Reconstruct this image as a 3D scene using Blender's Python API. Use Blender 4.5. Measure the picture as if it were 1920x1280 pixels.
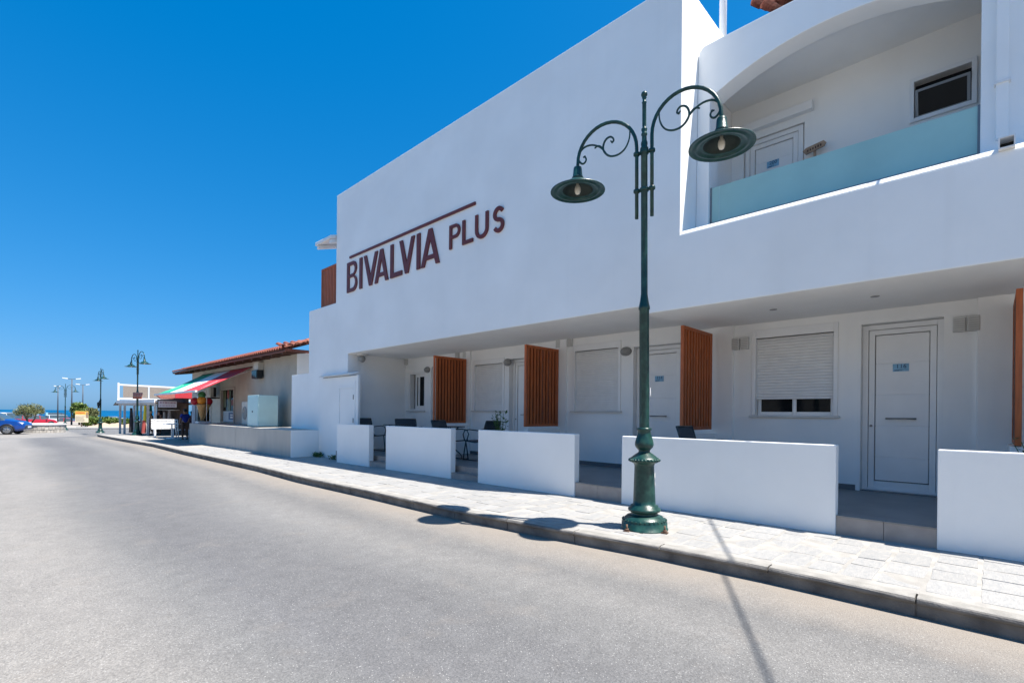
import bpy, bmesh, math, random
from math import sin, cos, pi, radians
from mathutils import Vector, Matrix
from mathutils.geometry import tessellate_polygon
import numpy as np
for o in list(bpy.data.objects): bpy.data.objects.remove(o)
random.seed(7); RNG = np.random.default_rng(7)
SC = bpy.context.scene; COL = SC.collection

# ------------------------------------------------------------------ camera
FPX, HY, EYE, ROLL = 930., 777., 1.29, .0104
TH = math.atan2(960, 930)
CF = Vector((sin(TH), cos(TH), 0)); CR0 = Vector((cos(TH), -sin(TH), 0)); CU0 = Vector((0, 0, 1))
CR = (CR0 + ROLL*CU0); CU = (CU0 - ROLL*CR0)
cam = bpy.data.cameras.new('camera'); camo = bpy.data.objects.new('camera', cam); COL.objects.link(camo)
m3 = Matrix((CR.normalized(), CU.normalized(), -CF)).transposed()
camo.matrix_world = Matrix.Translation((0, 0, EYE)) @ m3.to_4x4()
cam.sensor_width = 36; cam.lens = FPX/1920*36; cam.shift_y = (HY-640)/1920
cam.clip_start = .05; cam.clip_end = 20000
SC.camera = camo

# ------------------------------------------------------------------ sky, sun, exposure
SKY_GRADE = ((1.35, .215), (.67, .39), (.5, .705))
SUNV = Vector((.168, -.411, 1)).normalized()
w = bpy.data.worlds.new('World'); SC.world = w; w.use_nodes = True
nt = w.node_tree; bg = nt.nodes['Background']
sky = nt.nodes.new('ShaderNodeTexSky'); sky.sky_type = 'NISHITA'; sky.sun_disc = False
sky.sun_elevation = math.asin(SUNV.z); sky.sun_rotation = math.atan2(SUNV.x, SUNV.y)
sky.air_density = 1.0; sky.dust_density = .6; sky.ozone_density = 2.0; sky.altitude = 0
def wmath(op, a, v):
    n_ = nt.nodes.new('ShaderNodeMath'); n_.operation = op; nt.links.new(a, n_.inputs[0]); n_.inputs[1].default_value = v; return n_.outputs[0]
sp = nt.nodes.new('ShaderNodeSeparateColor'); cb = nt.nodes.new('ShaderNodeCombineColor'); nt.links.new(sky.outputs[0], sp.inputs[0])
for i_, (pw, gain) in enumerate(SKY_GRADE):                  # the deep polarised blue of the photograph, the same all round the sky
    v_ = wmath('MULTIPLY', wmath('POWER', wmath('MULTIPLY', sp.outputs[i_], .201), pw), gain*4.97)
    nt.links.new(wmath('MAXIMUM', wmath('SUBTRACT', v_, .125 if i_ == 0 else 0), 0), cb.inputs[i_])
nt.links.new(cb.outputs[0], bg.inputs['Color'])
bg.inputs['Strength'].default_value = .11
sun = bpy.data.lights.new('sun', 'SUN'); sun.energy = 5.0; sun.angle = radians(.5); sun.color = (1, .94, .86)
suno = bpy.data.objects.new('sun', sun); COL.objects.link(suno); suno.rotation_euler = (-SUNV).to_track_quat('-Z', 'Y').to_euler()
vs = SC.view_settings; vs.view_transform = 'Standard'; vs.look = 'None'; vs.gamma = 1; vs.use_curve_mapping = False
vs.exposure = 1.07

# ------------------------------------------------------------------ helpers
def ray(x, y): return CF + (x-960)/FPX*CR + (HY-y)/FPX*CU
C0 = Vector((0, 0, EYE))
def at(x, y, X=None, Y=None, Z=None):           # point of the place seen at a photo pixel on a known plane
    r = ray(x, y)
    t = X/r.x if X is not None else Y/r.y if Y is not None else (Z-EYE)/r.z
    return C0 + t*r
def zg(Y): return -.0055*Y - .003*max(0, min(Y, 75)-18) if Y < 75 else -.0055*75-.171
PAV = .13
def G(x, y, off=0.):
    r = ray(x, y); lo, hi = .1, 600.
    for _ in range(60):
        t = (lo+hi)/2; p = C0+t*r
        if p.z > zg(p.y)+off: lo = t
        else: hi = t
    return C0+lo*r
def zp(Y): return zg(Y)+PAV

MATS = {}
def mk(name, col, rough=.6, var=.08, scale=3., bump=0., bscale=60., metal=0., spec=.5, col2=None, mix=(.35, .65), detail=6, rnd=0., coat=0., stretch=None, trans=0., coord='Object', emit=0.):
    if name in MATS: return MATS[name]
    m = bpy.data.materials.new(name); m.use_nodes = True; MATS[name] = m
    n = m.node_tree.nodes; l = m.node_tree.links; b = n['Principled BSDF']
    b.inputs['Roughness'].default_value = rough; b.inputs['Metallic'].default_value = metal
    b.inputs['Specular IOR Level'].default_value = spec; b.inputs['Coat Weight'].default_value = coat
    b.inputs['Transmission Weight'].default_value = trans
    tc = n.new('ShaderNodeTexCoord'); src = tc.outputs[coord]
    if stretch:
        mp = n.new('ShaderNodeMapping'); mp.inputs['Scale'].default_value = stretch; l.new(src, mp.inputs[0]); src = mp.outputs[0]
    nz = n.new('ShaderNodeTexNoise'); nz.inputs['Scale'].default_value = scale; nz.inputs['Detail'].default_value = detail
    l.new(src, nz.inputs['Vector'])
    cr = n.new('ShaderNodeValToRGB'); e = cr.color_ramp.elements
    c2 = col2 or tuple(min(1, c*(1+var)) for c in col); c1 = col if col2 else tuple(c*(1-var) for c in col)
    e[0].position, e[1].position = mix; e[0].color = (*c1, 1); e[1].color = (*c2, 1)
    l.new(nz.outputs['Fac'], cr.inputs[0]); out = cr.outputs[0]
    if rnd:
        oi = n.new('ShaderNodeObjectInfo'); hv = n.new('ShaderNodeHueSaturation')
        mr = n.new('ShaderNodeMapRange'); mr.inputs['To Min'].default_value = 1-rnd; mr.inputs['To Max'].default_value = 1+rnd
        l.new(oi.outputs['Random'], mr.inputs['Value']); l.new(mr.outputs[0], hv.inputs['Value']); l.new(out, hv.inputs['Color']); out = hv.outputs[0]
    l.new(out, b.inputs['Base Color'])
    if bump:
        bn = n.new('ShaderNodeTexNoise'); bn.inputs['Scale'].default_value = bscale; bn.inputs['Detail'].default_value = 4
        l.new(src, bn.inputs['Vector'])
        bp = n.new('ShaderNodeBump'); bp.inputs['Strength'].default_value = bump; bp.inputs['Distance'].default_value = .01
        l.new(bn.outputs['Fac'], bp.inputs['Height']); l.new(bp.outputs[0], b.inputs['Normal'])
    if emit:
        l.new(out, b.inputs['Emission Color']); b.inputs['Emission Strength'].default_value = emit
    return m

class MB:
    """collects faces of one mesh object"""
    def __init__(s): s.v = []; s.f = []; s.mi = []; s.sm = []
    def add(s, vs_, fs, mi=0, smooth=False):
        k = len(s.v); s.v += [tuple(v) for v in vs_]
        for f in fs: s.f.append([i+k for i in f]); s.mi.append(mi); s.sm.append(smooth)
        return s
    def box(s, x0, x1, y0, y1, z0, z1, mi=0):
        x0, x1 = sorted((x0, x1)); y0, y1 = sorted((y0, y1)); z0, z1 = sorted((z0, z1))
        return s.add([(x0, y0, z0), (x1, y0, z0), (x1, y1, z0), (x0, y1, z0), (x0, y0, z1), (x1, y0, z1), (x1, y1, z1), (x0, y1, z1)],
            [(0, 3, 2, 1), (4, 5, 6, 7), (0, 1, 5, 4), (1, 2, 6, 5), (2, 3, 7, 6), (3, 0, 4, 7)], mi)
    def obox(s, o, a, b, c, mi=0):                 # oriented box: corner o, edge vectors a, b, c
        o, a, b, c = map(Vector, (o, a, b, c))
        if a.cross(b).dot(c) < 0: a, b = b, a
        return s.add([o, o+a, o+a+b, o+b, o+c, o+a+c, o+a+b+c, o+b+c], [(0, 3, 2, 1), (4, 5, 6, 7), (0, 1, 5, 4), (1, 2, 6, 5), (2, 3, 7, 6), (3, 0, 4, 7)], mi)
    def bar(s, p, q, wd, th, up=(0, 0, 1), mi=0):   # straight bar p-q with rectangular section
        p, q = Vector(p), Vector(q); d = (q-p).normalized(); u = Vector(up); r = d.cross(u)
        if r.length < 1e-4: r = d.cross(Vector((1, 0, 0)))
        r.normalize(); u = r.cross(d)
        return s.obox(p-r*wd/2-u*th/2, q-p, r*wd, u*th, mi)
    def tube(s, pts, rad, n=8, mi=0, cap=True):
        pts = [Vector(p) for p in pts]; k = len(pts)
        rad = rad if isinstance(rad, (list, tuple)) else [rad]*k
        vs_ = []; fs = []; ref = None
        for i, p in enumerate(pts):
            d = (pts[min(i+1, k-1)]-pts[max(i-1, 0)]).normalized()
            if ref is None: ref = d.orthogonal().normalized()
            ref = (ref-d*ref.dot(d)); ref = ref.normalized() if ref.length > 1e-6 else d.orthogonal().normalized()
            b = d.cross(ref)
            for j in range(n):
                a = 2*pi*j/n; vs_.append(p+(ref*cos(a)+b*sin(a))*rad[i])
        for i in range(k-1):
            for j in range(n): fs.append((i*n+j, i*n+(j+1) % n, (i+1)*n+(j+1) % n, (i+1)*n+j))
        if cap: fs.append(tuple(range(n-1, -1, -1))); fs.append(tuple((k-1)*n+j for j in range(n)))
        return s.add(vs_, fs, mi, True)
    def lathe(s, prof, c=(0, 0, 0), n=24, mi=0, axis=None):  # prof: (r, z)
        c = Vector(c); vs_ = []; fs = []
        for r, z in prof:
            for j in range(n):
                a = 2*pi*j/n; v = Vector((r*cos(a), r*sin(a), z))
                if axis: v = axis @ v
                vs_.append(c+v)
        for i in range(len(prof)-1):
            for j in range(n): fs.append((i*n+j, i*n+(j+1) % n, (i+1)*n+(j+1) % n, (i+1)*n+j))
        return s.add(vs_, fs, mi, True)
    def loops(s, loops, front, back, mi=0, side=None):       # extruded 2D outline with holes
        flat = [p for lp in loops for p in lp]
        tri = tessellate_polygon([[Vector((p[0], p[1], 0)) for p in lp] for lp in loops])
        n = len(flat); vs_ = [front(*p) for p in flat]+[back(*p) for p in flat]; fs = []
        fs += [tuple(t) for t in tri]+[tuple(i+n for i in reversed(t)) for t in tri]
        k = 0
        for lp in loops:
            q = len(lp)
            for i in range(q): a, b = k+i, k+(i+1) % q; fs.append((a, b, b+n, a+n))
            k += q
        return s.add(vs_, fs, mi)
    def ball(s, c, r, mi=0, n=10, sq=(1, 1, 1)):
        prof = [(r*sin(pi*i/n), -r*cos(pi*i/n)) for i in range(n+1)]; k = len(s.v)
        s.lathe(prof, (0, 0, 0), n*2, mi)
        for i in range(k, len(s.v)): v = s.v[i]; s.v[i] = (c[0]+v[0]*sq[0], c[1]+v[1]*sq[1], c[2]+v[2]*sq[2])
        return s
    def build(s, name, mats, parent=None, bevel=0, world=True, fixn=True, seg=2, **props):
        me = bpy.data.meshes.new(name); me.from_pydata(s.v, [], s.f)
        mats = mats if isinstance(mats, (list, tuple)) else [mats]
        for m in mats: me.materials.append(m)
        me.polygons.foreach_set('material_index', s.mi); me.polygons.foreach_set('use_smooth', s.sm)
        if fixn or bevel:
            bm = bmesh.new(); bm.from_mesh(me)
            if bevel:
                bmesh.ops.remove_doubles(bm, verts=bm.verts, dist=1e-5)
                bmesh.ops.recalc_face_normals(bm, faces=bm.faces)
                ed = [e for e in bm.edges if len(e.link_faces) == 2 and e.calc_face_angle(0) > .5]
                bmesh.ops.bevel(bm, geom=ed, offset=bevel, segments=seg, affect='EDGES', profile=.6)
            else: bmesh.ops.recalc_face_normals(bm, faces=bm.faces)
            bm.to_mesh(me); bm.free()
        return link(name, me, parent, world, **props)

def link(name, me, parent=None, world=True, **props):
    o = bpy.data.objects.new(name, me); COL.objects.link(o)
    if parent:
        o.parent = parent
        if world: o.matrix_parent_inverse = WM(parent).inverted()
    for k, v in props.items(): o[k] = v
    return o
def WM(o):
    m = o.matrix_basis.copy()
    if o.parent: m = WM(o.parent) @ o.matrix_parent_inverse @ m
    return m
def thing(name, label, cat, loc=(0, 0, 0), rz=0, group=None):
    o = bpy.data.objects.new(name, None); COL.objects.link(o); o.empty_display_size = .2
    o.location = loc; o.rotation_euler = (0, 0, rz); o['label'] = label; o['category'] = cat
    if group: o['group'] = group
    return o
def tag(o, label, cat, group=None):
    o['label'] = label; o['category'] = cat
    if group: o['group'] = group
    return o
def copy_tree(o, parent=None):
    c = o.copy(); COL.objects.link(c)
    if parent: c.parent = parent
    for ch in list(o.children): copy_tree(ch, c)
    return c
def arc(cx, cy, r, a0, a1, n, ry=None):
    return [(cx+r*cos(radians(a0+(a1-a0)*i/n)), cy+(ry or r)*sin(radians(a0+(a1-a0)*i/n))) for i in range(n+1)]
def ribbon(c, t):                                            # outline of a stroke of width t along a centre line
    L, Rr = [], []
    for i, p in enumerate(c):
        a = Vector(c[max(i-1, 0)]); b = Vector(c[min(i+1, len(c)-1)]); d = (b-a).normalized(); n = Vector((-d.y, d.x))
        L.append(tuple(Vector(p)+n*t/2)); Rr.append(tuple(Vector(p)-n*t/2))
    return L+Rr[::-1]
def text_faces(mb, txt, org, ux, uz, size, mi, align='CENTER'):   # flat print
    cu = bpy.data.curves.new('print', 'FONT'); cu.body = txt; cu.size = size; cu.align_x = align; cu.align_y = 'CENTER'; cu.resolution_u = 3
    to = bpy.data.objects.new('print', cu); COL.objects.link(to)
    me = bpy.data.meshes.new_from_object(to.evaluated_get(bpy.context.evaluated_depsgraph_get()))
    org, ux, uz = map(Vector, (org, ux, uz))
    mb.add([org+ux*v.co.x+uz*v.co.y for v in me.vertices], [tuple(p.vertices) for p in me.polygons], mi)
    bpy.data.objects.remove(to); bpy.data.curves.remove(cu); bpy.data.meshes.remove(me)

# ------------------------------------------------------------------ materials
def wall_paint(name, col, bump=.25):
    m = mk(name, col, .75, .035, .9, bump, 140, spec=.25, detail=9); n = m.node_tree.nodes; l = m.node_tree.links; b = n['Principled BSDF']
    tc = n.new('ShaderNodeTexCoord'); z = n.new('ShaderNodeTexNoise'); z.inputs['Scale'].default_value = 1.6; z.inputs['Detail'].default_value = 3; l.new(tc.outputs['Object'], z.inputs['Vector'])
    bp = n.new('ShaderNodeBump'); bp.inputs['Strength'].default_value = .35; bp.inputs['Distance'].default_value = .02; l.new(z.outputs['Fac'], bp.inputs['Height'])
    old = b.inputs['Normal'].links[0].from_node; l.new(old.outputs[0], bp.inputs['Normal']); l.new(bp.outputs[0], b.inputs['Normal'])
    # thin rain streaks and scuffs
    mp = n.new('ShaderNodeMapping'); mp.inputs['Scale'].default_value = (5, 5, .22); l.new(tc.outputs['Object'], mp.inputs[0])
    st = n.new('ShaderNodeTexNoise'); st.inputs['Scale'].default_value = 1.; st.inputs['Detail'].default_value = 7; l.new(mp.outputs[0], st.inputs['Vector'])
    r = n.new('ShaderNodeValToRGB'); r.color_ramp.elements[0].position = .58; r.color_ramp.elements[1].position = .80; r.color_ramp.elements[0].color = (0, 0, 0, 1); r.color_ramp.elements[1].color = (.06, .06, .06, 1); l.new(st.outputs['Fac'], r.inputs[0])
    mx = n.new('ShaderNodeMix'); mx.data_type = 'RGBA'; l.new(r.outputs[0], mx.inputs['Factor']); c0 = b.inputs['Base Color'].links[0].from_socket; l.new(c0, mx.inputs[6]); mx.inputs[7].default_value = (.55, .53, .49, 1); l.new(mx.outputs[2], b.inputs['Base Color'])
    return m
M_white = wall_paint('white_wall_paint', (.885, .885, .865))
M_low = wall_paint('white_low_wall_paint', (.875, .875, .855))
M_pvc = mk('white_pvc', (.84, .84, .83), .35, .02, 4)
M_shut = mk('shutter_aluminium', (.76, .76, .75), .45, .03, 6)
M_glassdark = mk('dark_window_glass', (.010, .012, .014), .05, .2, 2, spec=.13)
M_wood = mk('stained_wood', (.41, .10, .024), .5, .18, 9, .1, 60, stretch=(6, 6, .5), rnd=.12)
M_woodshade = mk('stained_wood_shade', (.14, .034, .009), .55, .2, 9, .1, 60, stretch=(6, 6, .5), rnd=.12)  # back slats: wood colour darkened to imitate shade between the front slats
M_sign = mk('oxide_red_metal', (.15, .026, .015), .45, .1, 8)
M_green = mk('green_lamp_paint', (.006, .038, .034), .33, .25, 14, .15, 90, spec=.45, col2=(.022, .080, .064), mix=(.42, .74))
M_chip = mk('peeled_white_primer', (.7, .7, .68), .6)
M_inner = mk('dark_lamp_interior', (.012, .025, .022), .6, .3, 20)  # darker colour for the inside of the lamp bowl
M_bulb = mk('frosted_bulb', (.72, .68, .58), .25, .05, 5)
M_tile = mk('porcelain_floor_tile', (.21, .205, .20), .4, .12, 2.5, .05, 60)
M_riser = mk('porcelain_riser_tile', (.30, .275, .26), .5, .12, 5, .05, 60)
M_skirt = mk('grey_skirting', (.15, .15, .155), .5)
M_steel = mk('brushed_steel', (.35, .34, .32), .35, .1, 30, metal=.9)
M_grey = mk('grey_plastic', (.28, .28, .27), .5, .08, 10)
M_vent = mk('vent_plastic', (.62, .62, .60), .5)
M_plate = mk('blue_door_plate', (.20, .42, .60), .4, .12, 20)
M_ink = mk('navy_print', (.01, .03, .10), .5)
M_frost = mk('frosted_balustrade_glass', (.38, .60, .56), .35, .05, 2, .05, 8, spec=.35, trans=.06)
M_alu = mk('grey_aluminium', (.22, .23, .24), .4, .05, 5, metal=.4)
M_mortar = mk('pale_mortar', (.315, .303, .282), .85, .14, 7, .35, 90)
M_slab = mk('pale_stone_slab', (.255, .258, .258), .7, .1, 13, .5, 30, col2=(.325, .317, .304), mix=(.30, .74), rnd=.06, detail=9, stretch=(1, 2.6, 1))
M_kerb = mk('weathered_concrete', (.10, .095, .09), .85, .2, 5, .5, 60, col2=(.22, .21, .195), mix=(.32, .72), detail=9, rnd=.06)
M_kerbtop = mk('pale_concrete', (.27, .26, .24), .85, .15, 8, .4, 60)  # paler concrete for the top faces of the kerb stones
M_terra = mk('terracotta', (.16, .042, .025), .75, .3, 12, .2, 40, col2=(.28, .09, .055), rnd=.2)
M_tan = mk('tan_render', (.46, .425, .36), .8, .06, 2, .2, 120, detail=8)
M_beige = mk('beige_painted_concrete', (.48, .445, .395), .8, .08, 2.2, .15, 80, col2=(.43, .40, .355), mix=(.3, .7), stretch=(2, 2, .5))
M_darkwood = mk('dark_rafter_wood', (.075, .03, .018), .7, .25, 10)
M_fascia = mk('brown_fascia', (.20, .06, .035), .6, .15, 8)
M_cab = mk('mint_cabinet', (.47, .66, .64), .3, .05, 2)
M_black = mk('black_plastic', (.015, .016, .017), .4)
M_acw = mk('aged_white_metal', (.55, .52, .45), .5, .06, 6)
M_awg = mk('green_awning_canvas', (.0, .34, .21), .8, .06, 6)
M_aww = mk('white_awning_canvas', (.78, .78, .75), .8, .04, 6)
M_awr = mk('red_awning_canvas', (.55, .035, .05), .8, .06, 6)
M_wmetal = mk('white_metal_paint', (.78, .78, .77), .4, .04, 6)
M_wtimber = mk('weathered_white_timber', (.56, .55, .53), .7, .1, 9)
M_cane = mk('cane_screen', (.27, .235, .20), .85, .3, 50, .4, 80, stretch=(1, 1, 6))
M_cone = mk('wafer_cone', (.55, .33, .13), .6, .12, 14)
M_red = mk('red_gelato', (.42, .01, .03), .4); M_orange = mk('orange_gelato', (.75, .30, .03), .4); M_pist = mk('green_gelato', (.05, .2, .06), .4)
M_metal = mk('dark_chair_metal', (.035, .055, .06), .35, .1, 10, metal=.3)
M_sling = mk('charcoal_mesh_fabric', (.05, .062, .075), .8, .2, 60)
M_tabglass = mk('smoked_table_glass', (.05, .07, .08), .1, .1, 3)
M_leaf = mk('green_leaf', (.03, .085, .015), .5, .4, 5, col2=(.085, .16, .035))
M_leafdry = mk('olive_leaf', (.07, .095, .03), .6, .4, 5, col2=(.22, .22, .09))
M_hedge = mk('hedge_leaf', (.05, .11, .018), .6, .4, 3, col2=(.16, .22, .04))
M_bark = mk('bark', (.10, .07, .05), .9, .3, 12, .5, 30)
M_stone = mk('rubble_stone', (.33, .30, .26), .85, .2, 6, .4, 30, col2=(.46, .43, .38), rnd=.2)
M_sand = mk('sandy_soil', (.42, .32, .22), .95, .15, 3, .4, 20)
M_lot = mk('sandy_lot', (.30, .265, .23), .95, .15, .4, .3, 10)
M_skin = mk('skin', (.32, .17, .11), .5); M_blue = mk('blue_shirt_cloth', (.012, .03, .27), .8, .1, 20); M_brown = mk('brown_trousers_cloth', (.11, .055, .035), .85)
M_hair = mk('dark_hair', (.012, .01, .01), .6); M_maroon = mk('maroon_cloth', (.07, .02, .025), .85); M_cream = mk('cream_cloth', (.62, .52, .38), .85)
M_yellow = mk('yellow_cloth', (.7, .55, .05), .8)
M_tyre = mk('tyre_rubber', (.02, .02, .02), .8); M_rim = mk('alloy_rim', (.35, .35, .36), .35, .1, 10, metal=.8)
M_lens = mk('headlight_lens', (.75, .77, .8), .1); M_tail = mk('tail_lamp_lens', (.5, .02, .02), .2)
M_platew = mk('white_number_plate', (.75, .75, .75), .4)
M_wire = mk('black_cable', (.02, .02, .02), .6)

def road_material():
    m = bpy.data.materials.new('worn_asphalt'); m.use_nodes = True; n = m.node_tree.nodes; l = m.node_tree.links; b = n['Principled BSDF']
    tc = n.new('ShaderNodeTexCoord'); V = tc.outputs['Object']
    def noise(sc, det=6, stretch=None):
        x = n.new('ShaderNodeTexNoise'); x.inputs['Scale'].default_value = sc; x.inputs['Detail'].default_value = det
        if stretch:
            mp = n.new('ShaderNodeMapping'); mp.inputs['Scale'].default_value = stretch; l.new(V, mp.inputs[0]); l.new(mp.outputs[0], x.inputs['Vector'])
        else: l.new(V, x.inputs['Vector'])
        return x.outputs['Fac']
    def math_(op, a, bb):
        x = n.new('ShaderNodeMath'); x.operation = op
        for i, q in enumerate((a, bb)):
            if isinstance(q, (int, float)): x.inputs[i].default_value = q
            else: l.new(q, x.inputs[i])
        return x.outputs[0]
    def ramp(f, stops):
        r = n.new('ShaderNodeValToRGB'); e = r.color_ramp.elements
        while len(e) < len(stops): e.new(.5)
        for q, (p, c) in zip(e, stops): q.position = p; q.color = (*c, 1) if isinstance(c, tuple) else (c, c, c, 1)
        l.new(f, r.inputs[0]); return r.outputs[0]
    def mix(f, a, bb, mode='MIX'):
        x = n.new('ShaderNodeMix'); x.data_type = 'RGBA'; x.blend_type = mode
        if isinstance(f, (int, float)): x.inputs['Factor'].default_value = f
        else: l.new(f, x.inputs['Factor'])
        for i, q in ((6, a), (7, bb)):
            if isinstance(q, tuple): x.inputs[i].default_value = (*q, 1)
            else: l.new(q, x.inputs[i])
        return x.outputs[2]
    at_ = n.new('ShaderNodeAttribute'); at_.attribute_name = 'kerb_distance'; kd = at_.outputs['Fac']
    wob = math_('ADD', kd, math_('MULTIPLY', math_('SUBTRACT', noise(.5, 6, (1, .45, 1)), .5), .75))
    # wheel tracks and traffic film, across the carriageway (kd in metres / 6)
    f = math_('DIVIDE', wob, 6.0)
    trk = ramp(f, [(0, (.205, .19, .17)), (.065, (.19, .181, .17)), (.13, (.150, .148, .146)), (.2, (.176, .173, .169)), (.26, (.156, .155, .154)), (.34, (.127, .127, .130)), (.46, (.126, .126, .130)), (.52, (.152, .151, .150)), (.60, (.208, .200, .190)), (.8, (.228, .216, .202)), (1, (.235, .219, .20))])
    c = mix(.6, trk, ramp(noise(.9, 8, (1, .25, 1)), [(.3, .86), (.7, 1.13)]), 'MULTIPLY')
    c = mix(.5, c, ramp(noise(6, 8), [(.3, (.84, .84, .84)), (.7, (1.15, 1.15, 1.14))]), 'MULTIPLY')
    # aggregate
    vo = n.new('ShaderNodeTexVoronoi'); vo.inputs['Scale'].default_value = 130; l.new(V, vo.inputs['Vector'])
    sep = n.new('ShaderNodeSeparateColor'); l.new(vo.outputs['Color'], sep.inputs[0])
    c = mix(.7, c, mix(ramp(sep.outputs[0], [(0, .0), (1, 1.)]), (.36, .36, .36), (.63, .627, .62)), 'OVERLAY')
    c = mix(.6, c, ramp(noise(85, 4), [(.33, .38), (.67, .62)]), 'OVERLAY')
    pick = math_('MULTIPLY', math_('GREATER_THAN', sep.outputs[1], .965), math_('LESS_THAN', vo.outputs['Distance'], .42))
    c = mix(math_('MULTIPLY', pick, .7), c, (.44, .435, .42))
    # sand washed against the kerb
    ed = math_('ADD', kd, math_('MULTIPLY', math_('SUBTRACT', noise(1.8, 7), .5), .75))
    sf = ramp(ed, [(.06, .75), (.25, .42), (.7, .0)])
    c = mix(sf, c, (.25, .218, .185))
    hs_ = ramp(noise(2.3, 9), [(.58, 0.), (.72, .2)])
    c = mix(hs_, c, (.235, .205, .175))
    oil = math_('MULTIPLY', math_('GREATER_THAN', noise(1.15, 3), .735), .35)
    c = mix(oil, c, (.09, .088, .086))
    l.new(c, b.inputs['Base Color']); b.inputs['Roughness'].default_value = .82; b.inputs['Specular IOR Level'].default_value = .35
    bp = n.new('ShaderNodeBump'); bp.inputs['Strength'].default_value = .5; bp.inputs['Distance'].default_value = .006
    l.new(math_('ADD', vo.outputs['Distance'], noise(160, 3)), bp.inputs['Height']); l.new(bp.outputs[0], b.inputs['Normal'])
    return m
M_road = road_material()

# ------------------------------------------------------------------ ground, road, pavement, kerb, sea
KERB = [(-12, 4.05), (-3, 4.05), (0, 4.15), (1.2, 4.19), (2.2, 4.16), (3.3, 4.05), (4.7, 3.97), (7, 4.0), (9.5, 3.98), (12, 4.1), (18.4, 4.1), (24, 4.28), (29, 4.15), (33, 4.08), (37, 4.05), (39.6, 4.06)]
def kx(Y):
    for (a, xa), (b, xb) in zip(KERB, KERB[1:]):
        if a <= Y <= b: return xa+(xb-xa)*(Y-a)/(b-a)
    return KERB[0][1] if Y < KERB[0][0] else KERB[-1][1]
YEND = G(172, 814, PAV).y
def make_road():
    ys = list(np.arange(-14, 20, .5))+list(np.arange(20, 75.1, 2.5))+[90, 120]
    xs_rel = [-60, -30, -16, -10, -7, -5.5, -4.5, -4, -3.5, -3, -2.5, -2.2, -1.9, -1.6, -1.3, -1, -.8, -.6, -.45, -.3, -.2, -.1, 0, .3, 3, 12, 30, 60]
    v = []; kd = []
    for y in ys:
        for r in xs_rel: v.append((kx(y)+r, y, zg(y))); kd.append(max(0, -r) if y < YEND else 3+max(0, -r))
    n = len(xs_rel); f = [(i*n+j, i*n+j+1, (i+1)*n+j+1, (i+1)*n+j) for i in range(len(ys)-1) for j in range(n-1)]
    me = bpy.data.meshes.new('road'); me.from_pydata(v, [], f); me.materials.append(M_road)
    a = me.attributes.new('kerb_distance', 'FLOAT', 'POINT'); a.data.foreach_set('value', kd)
    return link('road', me, kind='structure')
make_road()
def strip(name, m, rows, **p):                                  # rows: list of point rows
    n = len(rows[0]); b = MB(); b.add([q for r in rows for q in r], [(i*n+j, i*n+j+1, (i+1)*n+j+1, (i+1)*n+j) for i in range(len(rows)-1) for j in range(n-1)])
    return b.build(name, m, fixn=False, **p)
# pavement bed
ys = list(np.arange(-12, 36, 1.))+[YEND]
pav = strip('pavement', M_mortar, [[(kx(y)+.10, y, zp(y)-.0025), (8.4 if y < 36 else 7.0, y, zp(y)-.0025)] for y in ys]+[[(kx(YEND)+.1, YEND+.02, zg(YEND)-.05), (7.0, YEND+.02, zg(YEND)-.05)]], kind='structure')
# kerb stones
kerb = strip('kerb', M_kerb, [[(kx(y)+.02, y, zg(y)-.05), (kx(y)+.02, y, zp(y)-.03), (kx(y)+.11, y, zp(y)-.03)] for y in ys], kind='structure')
def kerb_stone(y0, y1):
    prof = [(0.012, -.06), (0.012, .079), (.0, .086), (-.012, .094), (-.016, .106), (-.012, .118), (.0, .127), (.02, .131), (.085, .132), (.13, .126), (.13, -.06)]
    b = MB(); vs_ = []; k = len(prof); g = .006; nseg = 3
    for i in range(nseg+1):
        y = y0+g+(y1-y0-2*g)*i/nseg
        for px, pz in prof: vs_.append((kx(y)+px+random.uniform(-.002, .002), y, zg(y)+pz+random.uniform(-.0015, .0015)))
    fs = [(i*k+j, i*k+j+1, (i+1)*k+j+1, (i+1)*k+j) for i in range(nseg) for j in range(k-1)]
    fs += [tuple(range(k)), tuple(nseg*k+j for j in range(k-1, -1, -1))]
    b.add(vs_, fs); nf = nseg*(k-1)
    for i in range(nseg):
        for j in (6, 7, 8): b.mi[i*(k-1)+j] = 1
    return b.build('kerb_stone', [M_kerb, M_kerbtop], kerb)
y = -5.05
while y < YEND-.2:
    L = .9 if y < 14 else 1.4
    kerb_stone(y, min(y+L, YEND)); y += L
# paving stones: the nearest ones are objects, the far ones one joined mesh
def slab_verts(xa, xb, ya, yb):
    j = lambda s=.008: random.uniform(-s, s)
    pts = [(xa+j(), ya+j()), ((xa+xb)/2+j(.012), ya+j(.006)), (xb+j(), ya+j()), (xb+j(.01), (ya+yb)/2+j()), (xb+j(), yb+j()), ((xa+xb)/2+j(.012), yb+j(.006)), (xa+j(), yb+j()), (xa+j(.01), (ya+yb)/2+j())]
    cx, cy = (xa+xb)/2, (ya+yb)/2; h = random.uniform(-.003, .002); tl = random.uniform(-.003, .003); tm = random.uniform(-.005, .005)
    def z(x, y): return zp(y)+h+tl*(x-cx)/.3+tm*(y-cy)/.3
    top = [(cx+(x-cx)*.965, cy+(y-cy)*.95, z(x, y)) for x, y in pts]; bot = [(x, y, zp(y)-.02) for x, y in pts]
    n = 8; return top+bot+[(cx, cy, z(cx, cy)+random.uniform(-.001, .002))], [(i, (i+1) % n, 16) for i in range(n)]+[(i+n, (i+1) % n+n, (i+1) % n, i) for i in range(n)]
cells = []
y = -2.2
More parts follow.
